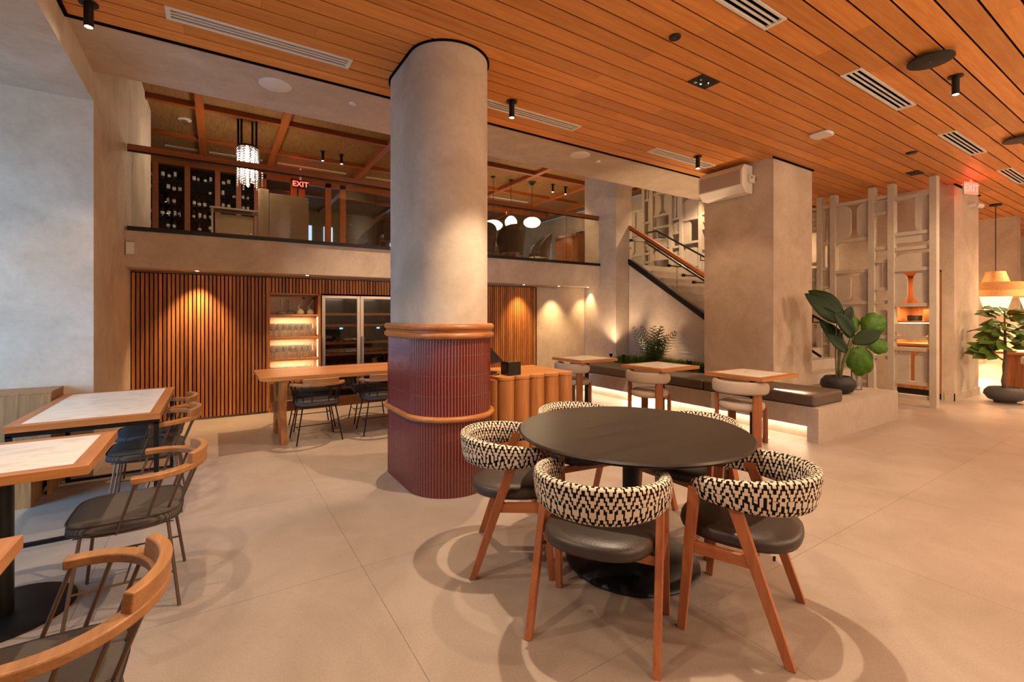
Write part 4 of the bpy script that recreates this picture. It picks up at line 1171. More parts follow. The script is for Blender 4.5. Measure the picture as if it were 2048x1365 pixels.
# exit sign near the right pillar
def exit_sign(x, y, z, rz, lb, s_=1.0, panel='exit_white', hang=0.04):
    e = empty('exit_sign', (x, y, z), rz, label=lb, cat='sign')
    B(-0.17*s_, 0.17*s_, -0.012, 0.012, 0, 0.20*s_).build('panel', panel, e, bevel=0.003)
    for sy in (-1, 1):
        obj('lettering', text_mesh('EXIT', 0.17*s_, 'exit_red'), e, (0, sy*0.0135, 0.10*s_), (R(90), 0, 0 if sy < 0 else PI))
    B(-0.02, 0.02, -0.01, 0.01, 0.20*s_, 0.20*s_+hang).build('mount', 'device_white', e)
    lamp('exit_glow', 'POINT', (x-0.1, y-0.08, z+0.1), 0.5, (1, 0.06, 0.03), 0.1)
exit_sign(10.25, 2.28, ZC-0.24, R(-17), 'red lettered exit sign hanging beside the right pillar')
# security camera on the right pillar
c_ = empty('security_camera', (11.12, 2.50, 3.36), label='white bullet security camera high on the right pillar', cat='camera')
MB().tube([(0, 0, 0), (0, -0.10, 0)], 0.045, 14).build('mount', 'device_white', c_, smooth=40)
MB().tube([(0.0, -0.10, -0.01), (0.10, -0.15, -0.03)], 0.042, 14).build('body', 'device_white', c_, smooth=40)
MB().tube([(0.10, -0.15, -0.03), (0.112, -0.156, -0.032)], 0.03, 12).build('lens', 'black_plastic', c_)

# big wall speaker on the pillar
s_ = empty('wall_speaker', (6.36, 4.06, 3.37), label='pale horn loudspeaker on a bracket at the top of the bench pillar', cat='speaker')
MB().prism([(-0.16, -0.10), (-0.16, 0.12), (-0.10, 0.20), (0.10, 0.20), (0.10, -0.20), (-0.06, -0.20)], -0.36, 0.34, 'y').build('cabinet', 'device_white', s_, bevel=0.012)
B(-0.166, -0.155, -0.33, 0.31, -0.09, 0.115).build('grille', 'boucle', s_)
MB().box(-0.03, 0.12, -0.40, -0.362, -0.055, 0.055).box(0.09, 0.118, -0.40, 0.38, -0.05, 0.05).build('bracket', 'device_white', s_, bevel=0.006)
MB().tube([(0.0, -0.41, 0.01), (0.0, -0.40, 0.01)], 0.015, 10).build('knob', 'steel', s_)

# thermostat-like box on the fascia end
d = empty('wall_sensor', (XL+0.04, 7.205, 2.25), label='small white box sensor on the fascia by the left corner', cat='sensor')
B(-0.03, 0.05, -0.012, 0.02, -0.075, 0.075).build('case', 'device_white', d, bevel=0.004)
B(-0.02, 0.04, -0.0135, -0.012, -0.05, 0.05).build('cover', 'white_metal', d)

# recessed downlights under the mezzanine, washing the back wall
def downlight(x, y, z, e, lb, ang=62, tgt=None, color=AMBER):
    d = empty('recessed_downlight', (x, y, z), label=lb, cat='downlight', group='downlights under the mezzanine')
    MB().lathe([(0.032, 0.0), (0.032, -0.002), (0.022, -0.002), (0.022, 0.0)], 20).build('rim', 'white_metal', d)
    MB().lathe([(0, -0.0005), (0.022, -0.0005), (0.022, -0.001), (0, -0.001)], 16).build('lens', 'led', d)
    lamp('downlight_beam', 'SPOT', (x, y, z-0.02), e, color, 0.03, tgt or (x, y+0.22, 0), ang+18, 1.0)
downlight(-0.20, 7.44, 2.027, 72, 'recessed downlight over the joint in the slatted wall')
downlight(3.72, 7.44, 2.027, 50, 'recessed downlight over the slats right of the red column')
downlight(5.05, 7.44, 2.027, 50, 'recessed downlight where the slats meet the plaster')
downlight(5.92, 7.44, 2.027, 61, 'recessed downlight over the plain plaster behind the bench tables')
downlight(6.74, 7.48, 2.027, 31, 'recessed downlight beside the square column')
downlight(1.15, 7.40, 2.027, 27, 'recessed downlight over the lit glass shelf', 55)

# ================================================================ MEZZANINE
YV = 12.4
# wine wall: timber posts, dark bays, bottles with paper labels
ww = empty('wine_wall', (0, YV, ZM), label='dark timber wine cabinet wall filled with labelled bottles on the mezzanine', cat='cabinet')
B(-3.0, 0.82, 0.34, 0.38, 0, 2.22).build('back_panel', 'gap_black', ww)
B(-3.0, 0.82, -0.02, 0.38, 2.22, 2.335).build('cornice', 'rail_oak', ww)
wx = [-2.6, -2.0, -1.40, -0.80, -0.20, 0.36, 0.80]
wx = [-1.90, -1.46, -0.97, -0.73, -0.20, 0.06, 0.33, 0.80]
bays = [(-1.38, -1.02), (-0.92, -0.34), (-0.24, 0.32), (0.42, 0.80)]
bays = [(-1.55, -1.12), (-1.02, -0.56), (-0.46, 0.0), (0.10, 0.42), (0.5, 0.80)]
for xx in (-1.60, -1.07, -0.51, 0.05, 0.46, 0.82):
    cbox('post', 'rail_oak_y', xx-0.05, xx+0.05, -0.02, 0.06, 0, 2.22, ww)
for z in [0.02+0.27*k for k in range(9)]:
    cbox('shelf', 'gap_black', -1.6, 0.8, 0.05, 0.34, z, z+0.012, ww)
bl = MB().lathe([(0.0, 0.0), (0.036, 0.0), (0.037, 0.01), (0.037, 0.17), (0.03, 0.19), (0.0145, 0.205), (0.0145, 0.25), (0.0, 0.25)], 10).mesh('wine_bottle', 'bottle_dark', 50)
lbm = MB().prism([(0.0385*math.cos(R(a)), 0.0385*math.sin(R(a))) for a in range(-150, -25, 15)]+[(0.036*math.cos(R(a)), 0.036*math.sin(R(a))) for a in range(-30, -155, -15)], 0.05, 0.13).mesh('paper_label', 'label_paper')
q = random.Random(21)
for (a, b_) in bays:
    for k in range(8):
        for j in range(int((b_-a)/0.105)):
            if q.random() < 0.30: continue
            z = 0.032+0.27*k
            o = obj('wine_bottle', bl, None, (a+0.06+j*0.105+q.uniform(-0.01, 0.01), YV+0.12, ZM+z), label='dark bottle with white label standing in the mezzanine wine wall', cat='bottle', group='bottles in the mezzanine wine wall')
            lb_ = obj('paper_label', lbm, o, (0, 0, q.uniform(-0.02, 0.02))); lb_.scale = (1, 1, q.uniform(0.55, 1.25)); lb_.rotation_euler = (0, 0, q.uniform(-0.9, 0.9))
# glazed timber doors beside the wine wall
gd = empty('glazed_doors', (0, YV, ZM), label='timber framed glass doors at the back of the mezzanine', cat='door')
for xx in (0.96, 1.62, 1.80, 2.42, 2.78, 4.3, 5.9):
    cbox('post', 'rail_oak_y', xx-0.07, xx+0.07, 0.0, 0.10, 0, 2.3, gd)
cbox('head', 'rail_oak', 0.9, 9.3, 0.0, 0.10, 2.20, 2.34, gd)
for a, b_ in ((1.03, 1.55), (1.87, 2.35), (2.85, 4.23), (4.37, 5.83), (5.97, 9.3)):
    cbox('pane', 'clear_glass', a, b_, 0.045, 0.055, 0.02, 2.2, gd)
MB().tube([(1.90, -0.05, 0.6), (1.90, -0.05, 1.2)], 0.015, 8).build('pull_handle', 'black_metal', gd)
for k, (xx, lb) in enumerate(((2.4, 'narrow far window seen through the mezzanine doors'), (3.05, 'narrow far window left of the other far window'), (5.2, 'far window seen past the high-backed chairs'), (7.2, 'far window nearest the stair wall'))):
    cbox('window_%d' % (k+5), 'window_sky', xx, xx+0.28, 16.36, 16.4, ZM+0.1, ZM+1.9, kind='structure')
exit_sign(1.70, 11.9, 4.42, 0, 'glowing red exit sign over the mezzanine doors', 1.0, 'black', 0.28)
# beige partition, side station with lamp and plant
p = empty('beige_partition', (0.0, 9.5, ZM), label='plain beige upholstered partition standing on the mezzanine', cat='partition')
cbox('panel', 'panel_beige', 0.84, 1.50, 0, 0.06, 0.0, 1.20, p, bevel=0.01)
cbox('panel', 'panel_beige', 0.66, 0.835, 0, 0.06, 0.0, 1.26, p, bevel=0.01)
p = empty('side_station', (0.30, 9.9, ZM), label='small dark side station beside the beige partition', cat='table')
cbox('top', 'steel', -0.38, 0.40, -0.2, 0.2, 0.86, 0.89, p)
for sx in (-0.34, 0.36): cbox('leg', 'steel', sx-0.015, sx+0.015, -0.18, -0.15, 0, 0.86, p)
cbox('cabinet', 'panel_beige', -0.28, 0.30, -0.12, 0.18, 0.05, 0.78, p)
# chandelier
c_ = empty('crystal_chandelier', (0.485, 9.36, ZT), label='crystal strand chandelier hung on black rods over the mezzanine', cat='chandelier')
for (x_, y_) in ((-0.10, -0.10), (0.13, -0.05), (-0.14, 0.12), (0.08, 0.14)):
    MB().tube([(x_, y_, 0), (x_, y_, -0.50)], 0.018, 8).build('rod', 'black_metal', c_)
MB().lathe([(0.165, -0.50), (0.17, -0.50), (0.17, -0.53), (0.165, -0.53)], 24).build('frame_ring', 'black_metal', c_)
MB().lathe([(0, -0.52), (0.022, -0.52), (0.022, -1.18), (0, -1.20)], 10).build('light_tube', 'led', c_)
for k in range(26):
    a = 2*PI*k/26*2.0; r_ = 0.165 if k % 2 else 0.115
    m = MB(); L_ = 0.55+0.22*q.random()
    for j in range(int(L_/0.042)):
        z = -0.53-0.042*j; m.lathe([(0, 0), (0.0165, -0.013), (0.0165, -0.026), (0, -0.038)], 6, (r_*math.cos(a), r_*math.sin(a), z))
    m.build('crystal_strand', 'crystal', c_)
lamp('chandelier_light', 'POINT', (0.485, 9.36, ZT-0.85), 40, (1, 0.85, 0.68), 0.2)
# paper lanterns
def lantern(x, y, z, rx, rz_, lb):
    l = empty('paper_lantern', (x, y, ZT), label=lb, cat='lantern', group='paper lanterns on the mezzanine')
    prof = [(max(rx*math.sin(PI*k/14), 0.001 if 0 < k < 14 else 0.0), z-ZT-rz_*math.cos(PI*k/14)) for k in range(15)]
    MB().lathe(prof, 28).build('paper_shade', 'lantern_paper', l, smooth=60)
    for k in range(6):
        a = PI*k/6*2
        MB().tube([((rx+0.002)*math.sin(PI*i/14)*math.cos(a), (rx+0.002)*math.sin(PI*i/14)*math.sin(a), z-ZT-rz_*math.cos(PI*i/14)) for i in range(15)], 0.004, 4).build('rib', 'trunk', l)
    MB().tube([(0, 0, -0.01), (0, 0, z-ZT+rz_)], 0.006, 6).build('cord', 'black', l)
    MB().lathe([(0, 0), (0.06, 0), (0.06, -0.02), (0, -0.02)], 14).build('canopy', 'black_metal', l)
    lamp('lantern_light', 'POINT', (x, y, z-rz_-0.08), 22, (1, 0.78, 0.5), 0.15)
lantern(5.86, 10.0, 3.68, 0.235, 0.13, 'wide flattened paper lantern hanging nearest the plaster column')
lantern(6.39, 10.0, 3.81, 0.155, 0.165, 'egg-shaped paper lantern hanging between two flattened ones')
lantern(7.05, 10.0, 3.88, 0.225, 0.135, 'wide flattened paper lantern hanging nearest the host desk')
def globe(x, y, z, lb):  # made-up globe lamp, casts warm fill from behind the camera
    l = empty('fill_globe', (x, y, ZC), label=lb, cat='lantern', group='added paper globes for fill light')
    MB().lathe([(0.0 if k in (0, 14) else 0.26*math.sin(PI*k/14), z-ZC-0.24*math.cos(PI*k/14)) for k in range(15)], 24).build('paper_shade', 'lantern_paper', l, smooth=60)
    MB().tube([(0, 0, -0.01), (0, 0, z-ZC+0.24)], 0.006, 6).build('cord', 'black', l)
    MB().lathe([(0, 0), (0.06, 0), (0.06, -0.02), (0, -0.02)], 14).build('canopy', 'black_metal', l)
    lamp('globe_fill', 'POINT', (x, y+0.36, z), 48, (1.0, 0.79, 0.58), 0.16)
# wicker armchairs
def make_wicker():
    r = empty('wicker_armchair', cat='chair', group='high-backed wicker chairs on the mezzanine')
    m = MB(); N = 20; Hn = 8; vs = []; fs = []
    for lay in (0, 1):
        for i in range(N+1):
            a = R(-105+210*i/N); k = abs(i/N*2-1)
            top = 0.92-0.36*k**2.5
            for j in range(Hn+1):
                s_ = j/Hn; z = 0.32+(top-0.32)*s_; rr_ = (0.27+0.06*s_**1.5)-lay*0.03
                vs.append((rr_*math.sin(a), -rr_*math.cos(a), z))
    st_ = (N+1)*(Hn+1)
    for lay in (0, 1):
        for i in range(N):
            for j in range(Hn):
                b0 = lay*st_+i*(Hn+1)+j; fs.append((b0, b0+Hn+1, b0+Hn+2, b0+1))
    for i in range(N):
        fs.append((i*(Hn+1)+Hn, (i+1)*(Hn+1)+Hn, st_+(i+1)*(Hn+1)+Hn, st_+i*(Hn+1)+Hn)); fs.append((i*(Hn+1), (i+1)*(Hn+1), st_+(i+1)*(Hn+1), st_+i*(Hn+1)))
    for i in (0, N):
        for j in range(Hn): fs.append((i*(Hn+1)+j, i*(Hn+1)+j+1, st_+i*(Hn+1)+j+1, st_+i*(Hn+1)+j))
    m.add(vs, fs).build('shell', 'wicker', r, smooth=50)
    MB().lathe([(0, 0.34), (0.23, 0.34), (0.24, 0.38), (0.22, 0.44), (0, 0.45)], 20).build('seat_pad', 'leather', r, smooth=50)
    for sx in (-1, 1):
        for sy in (-1, 1): MB().tube([(sx*0.17, sy*0.17, 0.36), (sx*0.2, sy*0.2, 0)], 0.015, 6).build('leg', 'trunk', r)
    return r
wk = make_wicker()
WK = [((2.75, 10.35), 70, 'dark wicker armchair with rounded back farthest from the glass, left of column'),
      ((2.72, 9.30), 60, 'dark high-backed wicker armchair between two others, left of column'),
      ((2.78, 8.45), 55, 'dark high-backed wicker armchair nearest the mezzanine glass, left of column'),
      ((4.85, 8.75), -20, 'dark wicker armchair under the lanterns, right beside the plaster column'),
      ((5.50, 8.60), -5, 'dark wicker armchair with tall back under the egg-shaped lantern'),
      ((6.50, 8.95), 75, 'dark wicker armchair turned sideways next to the host desk')]
for i, (c, rz, lb) in enumerate(WK):
    if i == 0: wk.location = (c[0], c[1], ZM); wk.rotation_euler = (0, 0, R(rz)); wk['label'] = lb
    else: copy_tree(wk, (c[0], c[1], ZM), R(rz), lb)
t = empty('mezzanine_table', (5.70, 9.75, ZM), label='dark wooden table among the wicker chairs on the mezzanine', cat='table')
cbox('table_top', 'walnut_z', -0.6, 0.6, -0.35, 0.35, 0.70, 0.735, t)
for sx in (-0.52, 0.52): cbox('leg', 'walnut_z', sx-0.04, sx+0.04, -0.3, 0.3, 0, 0.70, t)
t = empty('host_desk', (0, 0, ZM), label='curved oak host desk at the stair end of the mezzanine', cat='desk')
MB().prism(roundrect(6.68, 7.28, 7.85, 8.6, [0.12, 0.02, 0.02, 0.12], 8), 0, 0.72).build('body', 'oak_z', t, smooth=40)
MB().prism(roundrect(6.66, 7.29, 7.83, 8.62, [0.14, 0.02, 0.02, 0.14], 8), 0.72, 0.77).build('top', 'walnut_z', t, smooth=40)
p = empty('desk_terminal', (7.12, 8.1, ZM+0.77), label='black terminal standing on the curved host desk', cat='terminal')
B(-0.06, 0.13, -0.07, 0.07, 0, 0.12).build('base', 'black_plastic', p, bevel=0.01)
B(-0.13, -0.03, -0.05, 0.05, 0.02, 0.10).build('handset', 'black_plastic', p, (0, 0, 0.035), (0, R(-20), 0), bevel=0.01)
# small mezzanine fixtures
def mini_spot(x, y, lb, e=0): 
    return cyl_spot(x, y, lb, e, None, 90, ZT, 0.2)
mini_spot(1.92, 10.4, 'black cylinder spot by the mezzanine exit sign, one of a pair', 55)
mini_spot(2.30, 10.4, 'black cylinder spot by the mezzanine exit sign, one of a pair', 55)
mini_spot(6.15, 8.10, 'single black cylinder spot over the mezzanine wicker chairs', 55)
mini_spot(7.55, 9.75, 'black cylinder spot near the host desk, one of a pair', 55)
mini_spot(7.98, 9.75, 'black cylinder spot near the host desk, one of a pair', 55)
disc(5.0, 8.2, 0.13, ZT, 'black round speaker in the woven mezzanine ceiling')
disc(6.95, 9.85, 0.10, ZT, 'small black round speaker in the woven ceiling over the lanterns')
d = empty('smoke_detector', (-0.45, 10.0, ZT), label='white smoke detector with strobe on the mezzanine ceiling', cat='detector')
MB().lathe([(0, 0), (0.10, 0), (0.10, -0.02), (0, -0.03)], 24).build('plate', 'device_white', d)
MB().lathe([(0.05, -0.03), (0.045, -0.07), (0, -0.08)], 16).build('dome', 'steel', d)
for k, (xa, ln, lb) in enumerate(((-0.85, 0.55, 'thin white slot diffuser on the mezzanine ceiling over the wine wall'), (-0.10, 1.0, 'thin white slot diffuser on the mezzanine ceiling behind the chandelier'), (1.20, 1.5, 'thin white slot diffuser on the mezzanine ceiling by the exit sign'), (3.2, 1.4, 'thin white slot diffuser on the mezzanine ceiling left of the column'), (4.92, 1.5, 'thin white slot diffuser on the mezzanine ceiling over the lanterns'), (6.72, 1.4, 'thin white slot diffuser on the mezzanine ceiling near the host desk'))):
    d = empty('slot_diffuser', (xa, 11.7, ZT), label=lb, cat='vent', group='slot diffusers on the mezzanine')
    B(0, ln, 0, 0.10, -0.008, 0).build('frame', 'white_metal', d)
    B(0.02, ln-0.02, 0.035, 0.065, -0.010, -0.006).build('slot', 'vent_dark', d)
cyl_spot(2.3, 6.0, 'black cylinder spot high above the long oak table', 260, (1.75, 6.02, 0.7), 70, ZT, 0.25, 0.7)

# ================================================================ RIGHT SIDE
# service nook in the right wall
n_ = empty('service_nook', (0, 0, 0), label='lit oak service cabinet recessed in the wall behind the lattice', cat='cabinet')
nx0, nx1, ny0, ny1 = XR+0.02, XR+0.74, 2.665, 3.315
cbox('back_panel', 'oak_z', nx1-0.02, nx1, ny0, ny1, 0.1, 2.2, n_)
cbox('side_panel', 'oak_z', nx0-0.03, nx1, ny0, ny0+0.02, 0.1, 2.2, n_); cbox('side_panel', 'oak_z', nx0-0.03, nx1, ny1-0.02, ny1, 0.1, 2.2, n_)
cbox('top_panel', 'oak_y', nx0-0.03, nx1, ny0, ny1, 2.17, 2.2, n_)
cbox('counter', 'oak_y', nx0-0.04, nx1, ny0, ny1, 0.90, 0.935, n_)
cbox('door', 'oak_z', nx0-0.02, nx0, ny0+0.02, (ny0+ny1)/2-0.002, 0.14, 0.90, n_); cbox('door', 'oak_z', nx0-0.02, nx0, (ny0+ny1)/2+0.002, ny1-0.02, 0.14, 0.90, n_)
cbox('plinth', 'black', nx0+0.02, nx1, ny0, ny1, 0.0, 0.14, n_)
for z in (1.30, 1.60):
    cbox('shelf', 'oak_y', nx0+0.10, nx1, ny0+0.02, ny1-0.02, z, z+0.03, n_)
    cbox('led_strip', 'led_soft', nx0+0.13, nx0+0.15, ny0+0.03, ny1-0.03, z-0.012, z, n_)
    lamp('nook_led', 'AREA', (nx0+0.3, (ny0+ny1)/2, z-0.02), 4.5, WARM2, 0.5, (nx0+0.3, (ny0+ny1)/2, 0), sizey=0.25)
lamp('nook_top', 'AREA', (nx0+0.3, (ny0+ny1)/2, 2.15), 4, WARM2, 0.4, (nx0+0.3, (ny0+ny1)/2, 0), sizey=0.25)
bk = empty('wicker_basket', (nx0+0.34, 2.83, 1.33), label='woven storage basket on the service cabinet shelf', cat='basket')
B(-0.13, 0.13, -0.13, 0.13, 0, 0.20).build('body', 'weave', bk, bevel=0.01)
B(-0.135, 0.135, -0.135, 0.135, 0.18, 0.20).build('rim', 'weave', bk)
MB().lathe([(0, 0), (0.10, 0), (0.105, 0.05), (0.105, 0.10), (0.09, 0.10), (0, 0.095)], 20).build('stacked_bowl', 'black', loc=(nx0+0.34, 3.12, 1.33), smooth=40, label='dark round bowl beside the basket on the cabinet shelf', cat='bowl')
p = empty('nook_terminal', (nx0+0.2, 2.80, 0.935), label='small till terminal with blue screen on the service cabinet', cat='terminal')
B(-0.06, 0.06, -0.08, 0.08, 0, 0.02).build('foot', 'black_plastic', p); B(-0.01, 0.01, -0.09, 0.09, 0.03, 0.21).build('screen', 'black_plastic', p); B(-0.0115, -0.0095, -0.05, 0.05, 0.06, 0.15).build('display', 'screen_blue', p)

# ---- plants
def leaf(mat, L_, W_, bend=0.35, cup=0.25, n=8, tip=1.0, wav=0.0):
    # leaf along +Y from the origin, upper side +Z
    m = MB(); vs = []; fs = []
    for i in range(n+1):
        s_ = i/n; wd = W_/2*math.sin(PI*min(1, s_*0.93+0.05))**0.8*(1-0.25*s_*tip)
        if i == n: wd = 0.001
        y = L_*s_*(1-0.12*bend*s_); z = -bend*L_*s_**2*0.5
        for k in range(-2, 3):
            vs.append((wd*k/2, y, z+cup*wd*(abs(k)/2)**1.5+wav*math.sin(s_*12+k)*0.01))
    for i in range(n):
        for k in range(4): fs.append((i*5+k, i*5+k+1, (i+1)*5+k+1, (i+1)*5+k))
    top = len(vs)
    me = m.add(vs, fs).mesh('leaf', mat, 60)
    return me
def place_leaf(me, parent, base, d, up=(0, 0, 1), s_=1.0, mat=None, roll=0.0):
    y = Vector(d).normalized(); x = y.cross(Vector(up))
    if x.length < 0.01: x = Vector((1, 0, 0))
    x.normalize(); z = x.cross(y)
    M_ = Matrix((x, y, z)).transposed().to_4x4() @ Matrix.Rotation(roll, 4, 'Y')
    o = obj('leaf', me, parent, base); o.rotation_euler = M_.to_euler(); o.scale = (s_,)*3
    md = o.modifiers.new('thick', 'SOLIDIFY'); md.thickness = 0.003
    return o
# bird of paradise in a black bowl pot on the platform
PX, PY = 7.06, 2.87
pt = empty('potted_banana_plant', (PX, PY, 0.39), label='large dark-leaved banana plant in a round black pot on the bench platform', cat='plant')
MB().lathe([(0, 0), (0.10, 0), (0.165, 0.03), (0.205, 0.11), (0.195, 0.17), (0.15, 0.225), (0.135, 0.23), (0.13, 0.21), (0, 0.20)], 36).build('pot', 'pot_black', pt, smooth=50)
MB().lathe([(0, 0.203), (0.129, 0.205), (0, 0.209)], 20).build('soil', 'soil', pt)
big = leaf('leaf_dark', 0.62, 0.33, 0.25, 0.18, 12); med = leaf('leaf_dark', 0.46, 0.25, 0.25, 0.25, 10)
RV = Vector((math.cos(YAW), -math.sin(YAW), 0)); FV = Vector((math.sin(YAW), math.cos(YAW), 0))
# (stem top: right, forward, up), (leaf direction), mesh, facing
LV = [((0.02, 0.02, 1.00), (-0.72, 0.0, 0.52), big, 0.84), ((-0.08, -0.02, 0.86), (-0.66, -0.05, 0.66), big, 0.92), ((0.16, 0.06, 0.64), (-0.22, 0.1, 0.85), big, 0.78),
      ((0.08, -0.10, 0.66), (-0.52, -0.1, 0.72), med, 0.92), ((0.0, -0.10, 0.46), (-0.68, -0.1, 0.62), med, 0.80), ((0.10, -0.06, 0.58), (0.88, -0.05, 0.36), big, 0.72),
      ((0.04, 0.05, 0.52), (-0.45, 0.1, 0.72), med, 0.98), ((0.05, 0.02, 0.86), (0.35, 0.1, 0.5), med, 0.6)]
for (st_, d, me, sc_) in LV:
    tp = RV*(st_[0]+0.05)+FV*st_[1]+Vector((0, 0, st_[2]+0.10))
    MB().tube([RV*st_[0]*0.25+FV*st_[1]*0.25+Vector((0, 0, 0.17)), RV*st_[0]*0.5+FV*st_[1]*0.5+Vector((0, 0, 0.17+(st_[2]-0.17)*0.5)), tp], [0.011, 0.009, 0.007], 7).build('stem', 'stem_green', pt, smooth=50)
    dd = RV*d[0]+FV*d[1]+Vector((0, 0, d[2]))
    place_leaf(me, pt, tp, dd, up=-FV+Vector((0, 0, 0.35)), s_=sc_)
# lighter plant in a glass vase
pv = empty('vase_plant', (7.60, 2.86, 0.39), label='bright green round-leaved stems in a clear glass vase on the platform', cat='plant')
MB().lathe([(0, 0), (0.065, 0), (0.065, 0.40), (0.061, 0.40), (0.061, 0.01), (0, 0.01)], 24).build('vase', 'wine_glass', pv, smooth=40)
def monstera():
    n = 40; pts = []
    for i in range(n):
        a = 2*PI*i/n; r_ = 0.5*(1-0.18*math.cos(a))*(1-0.10*max(0, math.sin(6*a)))
        pts.append((r_*0.95*math.sin(a), 0.42-r_*math.cos(a)))
    m = MB(); vs = [(0, 0.30, 0.03)]+[(x, y, -0.10*(x*x+(y-0.4)**2)) for x, y in pts]; fs = [(0, i+1, (i+1) % n+1) for i in range(n)]
    return m.add(vs, fs).mesh('leaf', 'leaf_mid', 70)
mo = monstera()
for (st_, d, sc_) in (((0.0, -0.03, 0.62), (0.05, -0.1, -0.75), 0.42), ((-0.04, 0.02, 0.78), (-0.1, 0.1, 0.9), 0.30), ((0.10, 0.0, 0.80), (0.55, -0.1, 0.55), 0.34), ((0.14, -0.02, 0.66), (0.6, -0.2, -0.2), 0.26)):
    tp = RV*st_[0]+FV*st_[1]+Vector((0, 0, st_[2]))
    MB().tube([(-st_[0]*0.4, 0.0, 0.02), tuple(tp*0.5+Vector((0, 0, 0.02))), tp], [0.006, 0.005, 0.004], 6).build('stem', 'stem_green', pv, smooth=50)
    place_leaf(mo, pv, tp, RV*d[0]+FV*d[1]+Vector((0, 0, d[2])), up=-FV+Vector((0, 0, 0.3)), s_=sc_)
# fiddle leaf tree in a grey pot
ft = empty('fiddle_leaf_tree', (10.93, 2.02, 0), label='small fiddle-leaf tree in a rounded grey pot by the right pillar', cat='plant')
MB().lathe([(0, 0), (0.13, 0), (0.14, 0.03), (0.20, 0.05), (0.255, 0.13), (0.245, 0.19), (0.20, 0.245), (0.18, 0.25), (0.17, 0.23), (0, 0.22)], 36).build('pot', 'pot_grey', ft, smooth=50)
MB().lathe([(0, 0.222), (0.175, 0.228), (0, 0.232)], 20).build('soil', 'soil', ft)
MB().tube([(0.02, 0, 0.22), (-0.05, 0.01, 0.35), (0.0, 0.0, 0.5), (0.02, 0, 0.75), (0, 0, 1.05), (-0.02, 0, 1.5)], [0.035, 0.03, 0.026, 0.022, 0.018, 0.008], 9).tube([(0.06, 0, 0.22), (0.03, 0.01, 0.38), (0.04, 0.02, 0.6), (0.02, 0, 0.8)], [0.025, 0.022, 0.02, 0.015], 8).build('trunk', 'trunk', ft, smooth=50)
MB().tube([(0.0, 0, 0.68), (-0.2*RV.x, -0.2*RV.y, 0.80), (-0.32*RV.x, -0.32*RV.y, 0.84)], [0.014, 0.01, 0.006], 6).build('branch', 'trunk', ft)
fl = leaf('leaf_fiddle', 0.30, 0.19, 0.55, 0.22, 8, 0.1, 0.8)
q = random.Random(4)
for k in range(46):
    z = 0.86+0.62*(k/45)**0.9; a = k*2.399; el = 0.15+0.9*((z-0.9)/0.65)**2*q.random()
    d = Vector((math.cos(a), math.sin(a), el-0.05)); bs = Vector((0.05*math.cos(a), 0.05*math.sin(a), z))+d*0.10*q.random()
    place_leaf(fl, ft, bs, d, up=Vector((0, 0, 0.6))-FV*0.6, s_=q.uniform(0.85, 1.15)*(1.15-0.35*(z-0.9)/0.6), roll=q.uniform(-0.3, 0.3))
for k in range(7):
    a = k*0.9; bs = RV*(-0.30+0.02*k)+Vector((0, 0, 0.83)); d = -RV*0.7+Vector((math.cos(a)*0.5, math.sin(a)*0.5, q.uniform(-0.5, 0.5)))
    place_leaf(fl, ft, bs, d, up=Vector((0, 0, 0.5))-FV*0.7, s_=0.95)

# ---- far dining room
def pendant(x, y, z, lb):
    p = empty('veneer_pendant', (x, y, ZC), label=lb, cat='pendant lamp', group='veneer pendants in the far dining room')
    MB().tube([(0, 0, -0.01), (0, 0, z-ZC+0.36)], 0.007, 6).build('cord', 'black', p)
    MB().lathe([(0, 0), (0.09, 0), (0.09, -0.03), (0, -0.03)], 18).build('canopy', 'black_metal', p)
    zz = z-ZC
    MB().lathe([(0.14, zz+0.36), (0.22, zz+0.08), (0.215, zz+0.08), (0.135, zz+0.36)], 32).build('upper_shade', 'lamp_veneer', p, smooth=40)
    MB().lathe([(0.44, zz+0.14), (0.42, zz-0.02), (0.415, zz-0.02), (0.435, zz+0.14)], 40).build('brim', 'lamp_veneer', p, smooth=40)
    MB().lathe([(0.42, zz-0.01), (0.445, zz-0.14), (0.44, zz-0.14), (0.415, zz-0.01)], 40).build('brim', 'lamp_veneer', p, smooth=40)
    MB().lathe([(0.24, zz-0.10), (0.14, zz-0.46), (0.135, zz-0.46), (0.235, zz-0.10)], 32).build('lower_shade', 'lamp_lit', p, smooth=40)
    MB().lathe([(0, zz-0.08), (0.06, zz-0.10), (0.07, zz-0.16), (0, zz-0.22)], 14).build('bulb', 'bulb', p)
    lamp('pendant_light', 'POINT', (x, y, z-0.30), 95, WARM, 0.12)
plain('lamp_lit', srgb(240, 190, 120), 0.7, emit=0.8, ecol=(1, 0.72, 0.36, 1))
pendant(12.95, 2.52, 1.93, 'woven veneer pendant lamp above the fiddle-leaf tree')
pendant(14.3, 2.20, 1.93, 'woven veneer pendant lamp farther back over the far banquette')
t = empty('far_table', (12.75, 2.05, 0), label='oak dining table behind the fiddle-leaf tree', cat='table')
cbox('table_top', 'oak_y', -0.55, 0.75, -0.6, 0.5, 0.72, 0.76, t); cbox('leg', 'oak_z', -0.06, 0.06, -0.3, 0.3, 0, 0.72, t)
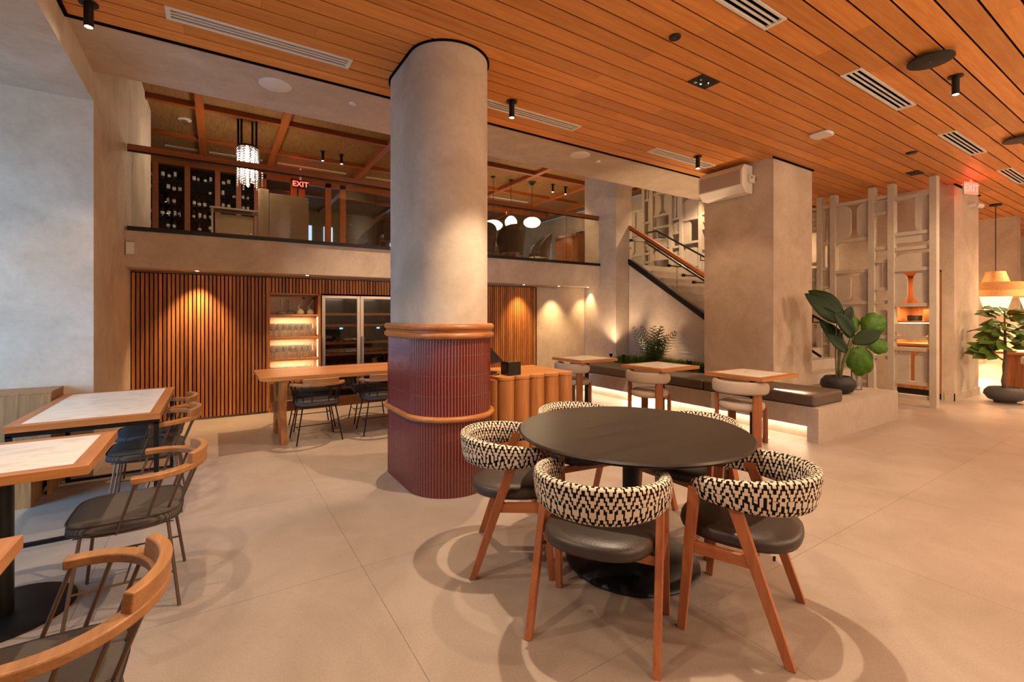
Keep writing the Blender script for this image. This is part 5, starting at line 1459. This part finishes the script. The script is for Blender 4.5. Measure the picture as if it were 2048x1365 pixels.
for k in range(3):
    cbox('menu_card', 'label_paper', 12.4+0.35*k, 12.6+0.35*k, 1.9, 2.2, 0.76, 0.766, label='pale menu card lying on the far oak table', cat='menu', group='menus on the far table')
copy_tree(bc, (12.05, 1.72, 0), R(-80), 'pale boucle chair with slab legs beside the fiddle-leaf tree', 'boucle chairs in the far dining room')
copy_tree(bc, (12.75, 1.40, 0), R(-20), 'pale boucle chair with slab legs at the end of the far oak table', 'boucle chairs in the far dining room')
t = empty('far_banquette', (0, 0, 0), label='grey banquette seat behind the far oak table', cat='banquette')
cbox('seat', 'boucle', 12.3, 14.7, 3.0, 3.55, 0.36, 0.48, t, bevel=0.02); cbox('backrest', 'boucle', 12.3, 14.7, 3.55, 3.65, 0.36, 0.88, t, bevel=0.02)
cbox('base', 'bench_stone', 12.35, 14.7, 3.15, 3.6, 0, 0.36, t)
lamp('banquette_glow', 'AREA', (13.5, 3.05, 0.34), 20, WARM, 2.2, (13.5, 3.0, -1), sizey=0.05)
cyl_spot(13.2, 1.0, 'black cylinder spot over the far dining room', 200, (13.2, 1.6, 0), 115)
cyl_spot(12.2, 3.9, 'black cylinder spot behind the right pillar', 120, (13.2, 4.2, 0), 115)
cyl_spot(16.6, 2.0, 'black cylinder spot at the end of the far dining room', 200, (16.6, 2.4, 0), 115)
# added spots, hidden from view, to warm the stair well and lattice
cyl_spot(8.58, 5.9, 'added hidden spot brightening the stair well', 150, (8.6, 6.2, 1.5), 110, ZT, 0.2)  # extra spot out of sight above the soffit, brightens the stair
cyl_spot(9.9, 5.2, 'added hidden spot brightening the wall behind the lattice', 60, (9.95, 4.6, 0), 140, blend=1.0)  # extra spot kept behind the pillar, glows through the lattice gaps

# paper globes added behind the camera, unseen, to fill the hall
for k, (x_, y_, lb) in enumerate(((1.9, -2.2, 'added paper globe giving fill light from the entrance side'), (4.2, -2.0, 'added paper globe giving fill light from the middle of the hall'), (6.6, -2.0, 'added paper globe giving fill light opposite the lattice screen'), (9.6, -2.0, 'added paper globe giving fill light opposite the right pillar'), (12.6, -2.0, 'added paper globe giving fill light at the far end of the hall'))):
    globe(x_, y_, 2.55, lb)
